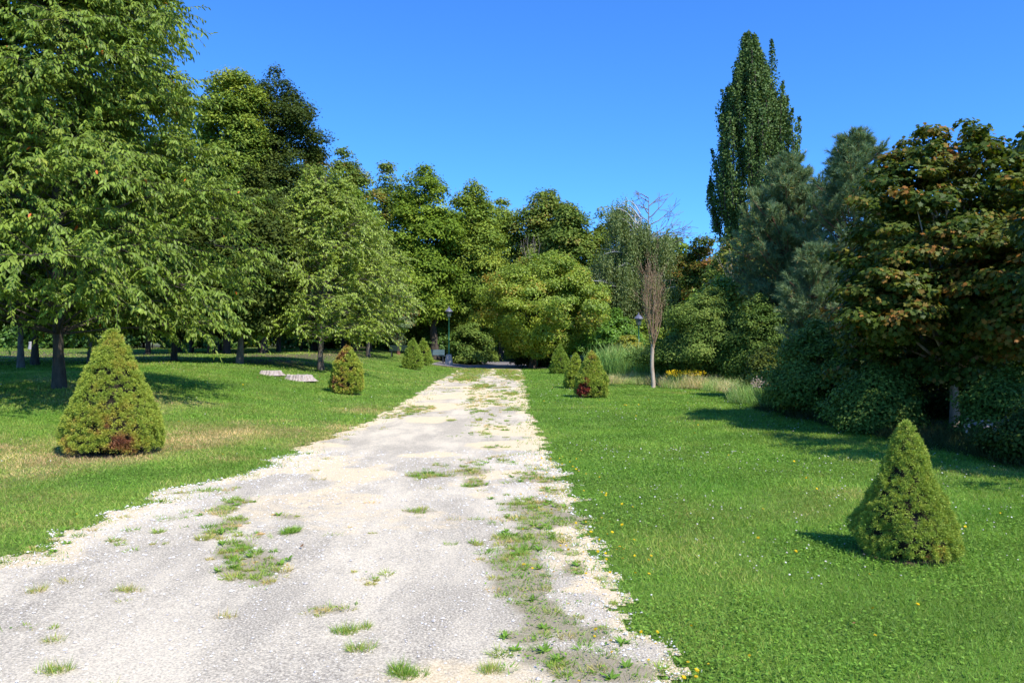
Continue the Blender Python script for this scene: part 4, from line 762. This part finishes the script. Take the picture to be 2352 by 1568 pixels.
# weeping birch
def weeping():
    d = 54; r = rng_(120); x0 = X(1470, d); e = thing('weeping_birch', 'weeping birch with hanging curtains of small leaves and a white stem top', 'birch tree', (x0, d, 0.)); zt = Z(500, d)
    wood = [tube(np.array([(x0, d, -.1), (x0 + .1, d, 4), (X(1462, d), d, 7.5), (X(1458, d), d, Z(495, d))]), [.2, .15, .09, .04], 8)]; P_, V_ = [], []
    spots = [(1410, 488, 44), (1430, 520, 60), (1395, 560, 70), (1450, 530, 70), (1480, 520, 60), (1520, 545, 60), (1540, 570, 70), (1500, 590, 80), (1460, 600, 80), (1420, 610, 90), (1375, 620, 60), (1400, 650, 60), (1360, 640, 50), (1490, 640, 90), (1450, 660, 70), (1530, 640, 60), (1380, 600, 50), (1420, 480, 60)]
    for fx, fy, ln in spots:
        for s in range(5):
            c = np.array([X(fx, d) + r.normal(0, .25), d + r.uniform(-1.8, 1.8), Z(fy, d) + r.normal(0, .3)]); s0 = np.array([x0, d, max(1.5, c[2] - r.uniform(.5, 1.8))]); q = np.linspace(0, 1, 6)[:, None]
            B = s0 + (c - s0) * q; B[:, 2] += .5 * np.sin(q[:, 0] * 3.14); wood.append(tube(B, np.linspace(.05, .012, 6), 5))
            for k in range(34):
                u = r.uniform(.5, 1.05); p0 = s0 + (c - s0) * u + r.normal(0, .28, 3); L0 = ln / FP * d * r.uniform(.4, 1.25); n = int(L0 / .05); tt = np.linspace(0, 1, n)
                P = p0 + np.stack([.15 * np.sin(tt * 2 + k) * tt, .15 * np.cos(tt * 2 + k) * tt, -L0 * tt], -1) + r.normal(0, .05, (n, 3)); P_.append(P); V_.append(.5 + r.normal(0, .15) + r.normal(0, .12, n))
    P, v = np.concatenate(P_), np.concatenate(V_); n = len(P); D = norm(np.array([0, 0, -1.]) + r.normal(0, .5, (n, 3)))
    build('crown', [leaves(P, D, r.normal(0, 1, (n, 3)), .15 * r.uniform(.7, 1.2, n), .065, T_RH, np.clip(v, 0, 1), r.random(n))], M['willow'], e); build('trunk', wood, M['bark_w'], e, smooth=True)
weeping()

def branching(r, P0, D0, ln, rad, depth, out, spread=.5, upb=.15, nb=3, tips=None, taper=.6, minr=.003):
    n = 5; pts = [P0]; D = D0
    for i in range(n):
        D = norm(D + r.normal(0, .10, 3) + np.array([0, 0, upb * .15])); pts.append(pts[-1] + D * ln / n)
    out.append(tube(np.array(pts), np.linspace(rad, max(rad * taper, minr), n + 1), 5 if depth > 1 else 4))
    if tips is not None and depth <= 1: tips.extend(pts[1:])
    if depth == 0: return
    for k in range(nb):
        u = r.integers(2, n + 1) if k else n; dv = norm(D + r.normal(0, spread, 3) + np.array([0, 0, upb])); branching(r, pts[u], dv, ln * r.uniform(.55, .85), max(rad * taper * .75, minr), depth - 1, out, spread, upb, nb, tips, taper, minr)
d = 57; r = rng_(130); e = thing('dead_tree', 'leafless dead tree top spreading bare twigs behind the weeping birch', 'dead tree', (X(1490, d), d, 0.)); out = []
b0 = np.array([X(1490, d), d, 0.]); out.append(tube(np.array([b0, b0 + [0, 0, 5], b0 + [0, 0, Z(440, d) - .5]]), [.2, .13, .02], 7))
for i in range(16):
    z = np.interp(i, [0, 15], [Z(590, d), Z(455, d)]); a = r.uniform(-.6, .6) + (0 if r.random() < .62 else math.pi); ln = np.interp(z, [7, 11.8], [1.7, .7]) * (1.15 if abs(a) < 1 else .8)
    branching(r, np.array([X(1490, d), d, z]), norm(np.array([math.cos(a), math.sin(a), .55])), ln, .045, 2, out, .38, .05, 3, minr=.012)
build('trunk', out, M['twig'], e, smooth=True)

d = ground(1500, 890)[1]; r = rng_(131); x0 = X(1500, d); e = thing('young_poplar', 'slim half dead young poplar with pale straight stem and upright bare twigs', 'young tree', (x0, d, 0.)); out = []; tips = []
zf = Z(790, d); out.append(tube(np.array([(x0, d, -.1), (x0 + .02, d, .1), (x0 - .04, d, zf * .5), (x0 - .02, d, zf)]), [.10, .08, .068, .06], 9))
for i in range(26):
    a = i * 2.4; z = r.uniform(zf - .35, zf + .5); zt = r.uniform(Z(720, d), Z(580, d)); Rr = r.uniform(.12, .42); q = np.linspace(0, 1, 8); rr_ = Rr * np.sin(np.minimum(q * 2.2, 1.57)) * (1 - .25 * q)
    B = np.stack([x0 + math.cos(a) * rr_ + .04 * np.sin(q * 7 + i), d + math.sin(a) * rr_, z + (zt - z) * q], -1); out.append(tube(B, np.linspace(.017, .004, 8), 5))
    for k in range(4):
        u = r.integers(2, 8); branching(r, B[u], norm(np.array([math.cos(a) * .3, math.sin(a) * .3, 1]) + r.normal(0, .25, 3)), r.uniform(.3, .6), .006, 1, out, .25, .3, 2, tips, minr=.003)
build('trunk', out[:1], M['bark_w2'], e, smooth=True); build('branches', out[1:], M['twig_br'], e, smooth=True); T = np.array(tips); T = T[r.random(len(T)) < .35]; T = np.repeat(T, 2, 0) + r.normal(0, .04, (len(T) * 2, 3)); n = len(T)
M['deadleaf'] = leafmat('withered_leaf', [(0, (.14, .09, .05)), (.6, (.26, .15, .08)), (1, (.20, .20, .07))], .2, .2)
build('crown', [leaves(T, norm(r.normal(0, 1, (n, 3)) + [0, 0, -.6]), r.normal(0, 1, (n, 3)), .055, .035, T_RH, r.random(n), r.random(n))], M['deadleaf'], e)
for fx, d, ft, fb, lb, sd_ in [(1690, 42, 590, 690, 'small bare pale stemmed tree at the foot of the tall poplar', 132), (1225, 60, 545, 640, 'bare twiggy tree top between the chestnuts behind the yellow green maple', 133)]:
    r = rng_(sd_); out = []; x0 = X(fx, d); e = thing('bare_tree', lb, 'tree', (x0, d, float(H(x0, d)))); zb = Z(fb, d)
    out.append(tube(np.array([(x0, d, H(x0, d) - .1), (x0, d, zb)]), [.09, .06], 6))
    for i in range(6): branching(r, np.array([x0, d, zb]), norm(np.array([r.normal(0, .35), r.normal(0, .3), 1])), (Z(ft, d) - zb) * .5, .028, 2, out, .3, .3, 2, minr=.006)
    build('trunk', out, M['bark_w2'], e, smooth=True)

# reeds, tall meadow grass and flowering perennials in the bed on the right
M['under'] = leafmat('undergrowth_shade_tint', [(0, (.04, .06, .02)), (.5, (.07, .09, .03)), (1, (.13, .11, .05))], .2, .05, .8)  # darker undergrowth palette, with the thicket's shade put into the colour
M['reed'] = leafmat('reed_blade', [(0, (0.180, 0.342, 0.090)), (.5, (0.360, 0.522, 0.144)), (.8, (0.648, 0.612, 0.270)), (1, (0.810, 0.648, 0.396))], .3, .2, .6)
def blades(name, label, cat, fx, d, rx, ry, h, n, seed, v0, wd=.02, spread=.18, mat='reed', group=None):
    r = rng_(seed); x0 = X(fx, d); g_ = float(H(x0, d)); a = r.uniform(0, 6.28, n); q = np.sqrt(r.random(n)); x, y = x0 + rx * q * np.cos(a), d + ry * q * np.sin(a); parts = []
    D = norm(np.stack([r.normal(0, spread, n), r.normal(0, spread, n), np.ones(n)], -1)); L = h * r.uniform(.5, 1.1, n) * (.35 + 1.25 * fbm(x, y, 1.6, 3, seed)); N = np.stack([r.normal(0, 1, n), r.normal(0, 1, n), 0 * x], -1); P = np.stack([x, y, H(x, y)], -1)
    v = np.clip(v0 + (fbm(x, y, 2.2, 3, seed + 7) - .5) * 1.1 + r.normal(0, .17, n), 0, 1); w_ = r.random(n); parts.append(leaves(P, D, N, L * .8, wd, T_RH, v, w_)); D2 = norm(D + np.stack([r.normal(0, .5, n), r.normal(0, .5, n), -.1 * np.ones(n)], -1)); parts.append(leaves(P + D * (L * .7)[:, None], D2, N, L * .4, wd * .8, T_ND, v, w_))
    return tag(build(name, parts, M[mat]), label, cat, group)
blades('reed_clump', 'tall upright green reeds in the bed left of the slim bare poplar', 'reeds', 1425, 34, 1.3, .9, 1.5, 2000, 140, .35, .03)
blades('reed_clump', 'reeds leaning over the left part of the bed beside the right spruces', 'reeds', 1468, 35, 1.0, .9, 1.4, 1500, 141, .45, .03)
blades('reed_clump', 'tufty reeds around the foot of the slim bare poplar', 'reeds', 1515, 32.5, 1.0, .8, 1.15, 1400, 142, .4, .025)
blades('meadow_grass_clump', 'pale unmown grass fringe at the left end of the bed', 'tall grass', 1430, 31.5, 1.5, .8, .38, 3200, 143, .72, .012, .35)
blades('meadow_grass_clump', 'pale unmown grass at the foot of the slim bare poplar', 'tall grass', 1520, 31, 1.5, .9, .36, 3200, 144, .75, .012, .35)
blades('meadow_grass_clump', 'pinkish dry grass below the dense green bush', 'tall grass', 1600, 28.5, 1.3, .9, .45, 3200, 145, .8, .012, .35)
blades('meadow_grass_clump', 'rough grass at the left foot of the thicket', 'tall grass', 1690, 26.5, 1.1, 1.0, .42, 2400, 146, .55, .012, .35)
blades('meadow_grass_clump', 'shaded tall grass along the thicket edge beside the pink seed heads', 'tall grass', 1745, 21.5, .8, 1.0, .5, 2400, 147, .45, .010, .35)
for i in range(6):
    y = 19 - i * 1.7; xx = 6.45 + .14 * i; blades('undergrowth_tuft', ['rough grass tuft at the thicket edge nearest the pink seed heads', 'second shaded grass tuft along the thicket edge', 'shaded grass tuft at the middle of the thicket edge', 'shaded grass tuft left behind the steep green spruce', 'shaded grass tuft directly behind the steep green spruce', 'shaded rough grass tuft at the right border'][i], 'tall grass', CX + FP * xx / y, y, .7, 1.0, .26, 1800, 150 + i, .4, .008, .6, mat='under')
def flowerbush(name, label, fx, d, ftop, hw, seed, colr, cat='flowers'):
    r = rng_(seed); x0 = X(fx, d); g_ = float(H(x0, d)); e = thing(name, label, cat, (x0, d, g_)); Rr = hw / FP * d; h = Z(ftop, d) - g_
    n = 500; a = r.uniform(0, 6.28, n); q = np.sqrt(r.random(n)) * Rr; P = np.stack([x0 + q * .8 * np.cos(a), d + q * .8 * np.sin(a), np.full(n, g_)], -1); D = norm(np.stack([np.cos(a) * q / Rr * .4, np.sin(a) * q / Rr * .4, np.ones(n)], -1) + r.normal(0, .12, (n, 3)))
    build('stems', [leaves(P, D, r.normal(0, 1, (n, 3)), h * r.uniform(.6, 1, n), .02, T_RH, np.clip(.4 + r.normal(0, .15, n), 0, 1), r.random(n))], M['reed' if fx < 2000 else 'under'], e)  # stems at the right border take the palette darkened for shade
    m_ = 170 if fx < 2000 else 26; k = r.integers(0, n, m_); T = P[k] + D[k] * (h * r.uniform(.75, 1.02, m_))[:, None]; parts = []
    for s in range(3): parts.append(leaves(T + r.normal(0, .02, (m_, 3)), r.normal(0, 1, (m_, 3)), np.array([0, -.4, 1.]) + r.normal(0, .4, (m_, 3)), .055, .05, T_RH, r.random(m_), r.random(m_)))
    build('blossoms', parts, M[colr], e)
M['pink'] = leafmat('seed_fluff', [(0, (.34, .27, .22)), (1, (.55, .44, .38))], .3, .1, .9)
flowerbush('yellow_flower_bush', 'clump of yellow daisies in front of the dense green bush', 1574, 28.6, 850, 36, 160, 'fy')
flowerbush('hemp_agrimony', 'tall plant with pale pink fluffy heads sticking out of the thicket edge', 1768, 19.5, 868, 24, 161, 'pink')
flowerbush('hemp_agrimony', 'plant with pale fluffy heads in the shade at the right border', 2290, 11.3, 965, 60, 162, 'pink')

# ------------------------------------------------------------------ small built things
def stump(label, fx, fy, hw, hpx, seed):
    x0, y0, g_ = ground(fx, fy); Rr = hw / FP * y0; h = hpx / FP * y0; y0 += Rr * .6; r = rng_(seed); e = thing('tree_stump', label, 'tree stump', (x0, y0, g_), 'sawn stumps on the left lawn')
    th = np.linspace(0, 6.2832, 72, endpoint=False); fl = 1 + .10 * np.abs(np.sin(th * 5.5 + seed)) + .05 * r.normal(0, 1, 72); rows = []
    for k, (rf, zf) in enumerate([(1.12, -.05), (1.0, .02), (.86, .5), (.80, .97), (.78, 1.0)]): rows.append(np.stack([x0 + Rr * rf * (1 + (fl - 1) * (1.6 - zf)) * np.cos(th), y0 + .8 * Rr * rf * fl * np.sin(th), g_ + h * zf + (.06 * h * r.normal(0, 1, 72) if k > 2 else 0 * th)], -1))
    V = np.array(rows).reshape(-1, 3); i = np.arange(4)[:, None] * 72; j = np.arange(72)[None]; F = np.stack([i + j, i + (j + 1) % 72, i + 72 + (j + 1) % 72, i + 72 + j], -1).reshape(-1, 4)
    build('bark_side', [(V, F, .5, .5)], M['stumpm'], e); top = rows[-1]; c = np.array([[x0, y0, g_ + h * .9]]); VV = np.vstack([top, c]); FF = np.array([(k, (k + 1) % 72, 72) for k in range(72)])
    build('cut_top', [(VV, FF, .5, .5)], M['stumpm'], e)
stump('wide pale tree stump nearer the brown spruce', 682, 875, 34, 13, 1); stump('flatter pale tree stump farther left', 617, 862, 27, 10, 2)

def lamp(label, fx, d, g_, hz, sc_=1.0, base=True):
    x0 = X(fx, d); e = thing('street_lamp', label, 'lamp post', (x0, d, g_)); hb = .72 if base else .1
    if base: build('stone_base', [lathe([(.01, g_ - .05), (.37, g_ - .05), (.35, g_ + .04), (.26, g_ + .62), (.22, g_ + .70), (.15, g_ + .72), (.01, g_ + .72)], 4, x0, d, True)], M['stone'], e)
    pl = [lathe([(.075, g_ + hb), (.075, g_ + hb + .1), (.05, g_ + hb + .16), (.045, g_ + hb + .9), (.06, g_ + hb + .93), (.04, g_ + hb + .97), (.032, g_ + hz - .85), (.055, g_ + hz - .82), (.03, g_ + hz - .78), (.028, g_ + hz - .72)], 12, x0, d)]
    build('pole', pl, M['gpaint'], e, smooth=True); h0 = g_ + hz - .72
    ln = build('lantern', [lathe([(.02, h0), (.10, h0 + .02), (.18, h0 + .34), (.17, h0 + .36), (.01, h0 + .36)], 6, x0, d)], M['glass'], e)
    fr = []
    for k in range(6):
        a = k * math.pi / 3; fr.append(tube(np.array([(x0 + .10 * math.cos(a), d + .10 * math.sin(a), h0 + .01), (x0 + .185 * math.cos(a), d + .185 * math.sin(a), h0 + .35)]), [.009, .009], 4))
    build('lantern_frame', fr, M['gpaint'], e)
    build('lamp_cap', [lathe([(.01, h0 + .365), (.27, h0 + .365), (.26, h0 + .39), (.13, h0 + .53), (.06, h0 + .58), (.05, h0 + .62), (.02, h0 + .65), (.025, h0 + .69), (.002, h0 + .73)], 12, x0, d)], M['lampcap'], e, smooth=False)
d = ground(1031, 839)[1]; lamp('green lamp post on a tapered stone block left of the path end', 1031, d, float(H(X(1031, d), d)), Z(703, d) - float(H(X(1031, d), d)))
lamp('second lamp post half hidden in the shrubs left of the bare poplar', 1467, 44, 0., Z(717, 44), base=True)

def bench(label, fx, d, wd, mat, rot=0):
    x0 = X(fx, d); g_ = float(H(x0, d)); e = thing('park_bench', label, 'bench', (x0, d, g_), 'park benches by the far end of the path'); x1 = wd / 2
    build('seat', [boxp(x0 - x1, x0 + x1, d + .1 + .12 * k, d + .2 + .12 * k, g_ + .42, g_ + .45) for k in range(4)], M[mat], e)
    build('backrest', [boxp(x0 - x1, x0 + x1, d + .02, d + .05, g_ + .5 + .12 * k, g_ + .6 + .12 * k) for k in range(3)], M[mat], e)
    for s in (-1, 1): xx = x0 + s * (x1 - .12); build('leg', [boxp(xx - .025, xx + .025, d + .055, d + .095, g_ - .05, g_ + .85), boxp(xx - .025, xx + .025, d + .5, d + .54, g_ - .05, g_ + .415), boxp(xx - .022, xx + .022, d + .096, d + .499, g_ + .37, g_ + .412)], M['iron'], e)
bench('dark green bench left of the two far cone spruces', 920, 50, 1.4, 'bench'); bench('blue grey bench between the far cone spruces and the lamp post', 997, 53.5, 1.4, 'bbench'); bench('dark bench showing between the right hand cone spruces', 1342, 46.5, 1.6, 'bench')
# stone marker
x0, y0 = X(74, 55), 55; g_ = float(H(x0, y0)); e = kind_ = tag(build('stone_post', [lathe([(.01, g_ - .05), (.26, g_ - .05), (.25, g_ + .1), (.21, g_ + .5), (.19, g_ + .53), (.01, g_ + .54)], 14, x0, y0)], M['stone'], smooth=False), 'pale round stone post in the sun at the far left', 'stone post')
# litter bin under the maple
d = 50.2; x0 = X(1229, d); e = thing('litter_bin', 'teal green litter bin in the shade under the yellow green maple', 'bin', (x0, d, 0.))
build('body', [lathe([(.01, .12), (.17, .12), (.20, .62), (.21, .66), (.19, .66), (.18, .60)], 16, x0, d)], M['gpaint'], e, smooth=True); build('post', [tube(np.array([(x0, d + .25, -.05), (x0, d + .25, .9)]), [.025, .025], 8)], M['gpaint'], e); build('rim', [lathe([(.205, .665), (.225, .67), (.225, .70), (.195, .70), (.195, .665)], 16, x0, d)], M['iron'], e)
# fence across the end
d = 71; e = thing('metal_fence', 'dark metal rail fence closing the view beyond the path end', 'fence', (X(1150, d), d, 0.)); xs_ = np.linspace(X(1060, d), X(1250, d), 5)
for z in (.25, 1.05): build('rail', [boxp(xs_[0], xs_[-1], d - .02, d + .02, z, z + .05)], M['iron'], e)
build('bars', [boxp(q - .009, q + .009, d - .009, d + .009, .305, 1.045) for q in np.arange(xs_[0] + .12, xs_[-1], .14)], M['iron'], e)
for q in xs_: build('post', [boxp(q - .045, q + .045, d + .021, d + .10, -.1, 1.2)], M['iron'], e)
d = 70; x0 = X(1174, d); tag(build('gate_post', [boxp(x0 - .16, x0 + .16, d - .16, d + .16, -.1, 1.05), lathe([(.26, 1.051), (.26, 1.10), (.02, 1.22)], 4, x0, d, True)], M['iron']), 'thick dark gate post standing at the fence beyond the path end', 'post')
# houses glimpsed through the trees
def house(label, x0, x1, y0, y1, hw, hr, nwin):
    e = thing('house', label, 'house', ((x0 + x1) / 2, (y0 + y1) / 2, 0.)); build('wall', [boxp(x0, x1, y0, y1, -.2, hw)], M['wall'], e); ym = (y0 + y1) / 2; o_ = .4
    V = np.array([(x0 - o_, y0 - o_, hw - .05), (x1 + o_, y0 - o_, hw - .05), (x1 + o_, ym, hr), (x0 - o_, ym, hr), (x0 - o_, y1 + o_, hw - .05), (x1 + o_, y1 + o_, hw - .05)]); V2 = V.copy(); V2[:, 2] += .15
    F = np.array([(0, 1, 2, 3), (3, 2, 5, 4)]); build('roof', [(V, F, .5, .5), (V2, F, .5, .5), (np.vstack([V[[0, 1]], V2[[1, 0]]]), np.array([(0, 1, 2, 3)]), .5, .5)], M['roof'], e)
    gv = np.array([(x0, y0 + .01, hw + .002), (x0, y1 - .01, hw + .002), (x0, ym, hr - .12)]); gv2 = gv.copy(); gv2[:, 0] = x1; [build('gable', [(q_, np.array([(0, 1, 2)]), .5, .5)], M['wall'], e) for q_ in (gv, gv2)]
    ch = boxp(x0 + 1.5, x0 + 2.2, ym - .3, ym + .4, hr - .6, hr + 1.0); build('chimney', [ch], M['wall'], e)
    for k in range(nwin):
        xc = x0 + (x1 - x0) * (k + .5) / nwin
        for zb in ((.9, 2.2), (3.6, 4.9)) if hw > 5 else ((.9, 2.2),): build('window', [boxp(xc - .5, xc + .5, y0 - .03, y0 + .02, zb[0], zb[1])], M['window'], e)
house('pale house glimpsed through leaves behind the lamp post', -9, 3, 96, 106, 6.0, 9.0, 4)
house('white house with orange roof glimpsed right of the weeping birch', X(1600, 90) - 6, X(1630, 90) + 1.0, 90, 99, 6.2, 8.2, 3)
house('white house hidden behind the weeping birch', X(1400, 92) - 4, X(1450, 92), 98, 106, 5.5, 7.5, 3)
print('faces', sum(len(m_.polygons) for m_ in bpy.data.meshes))
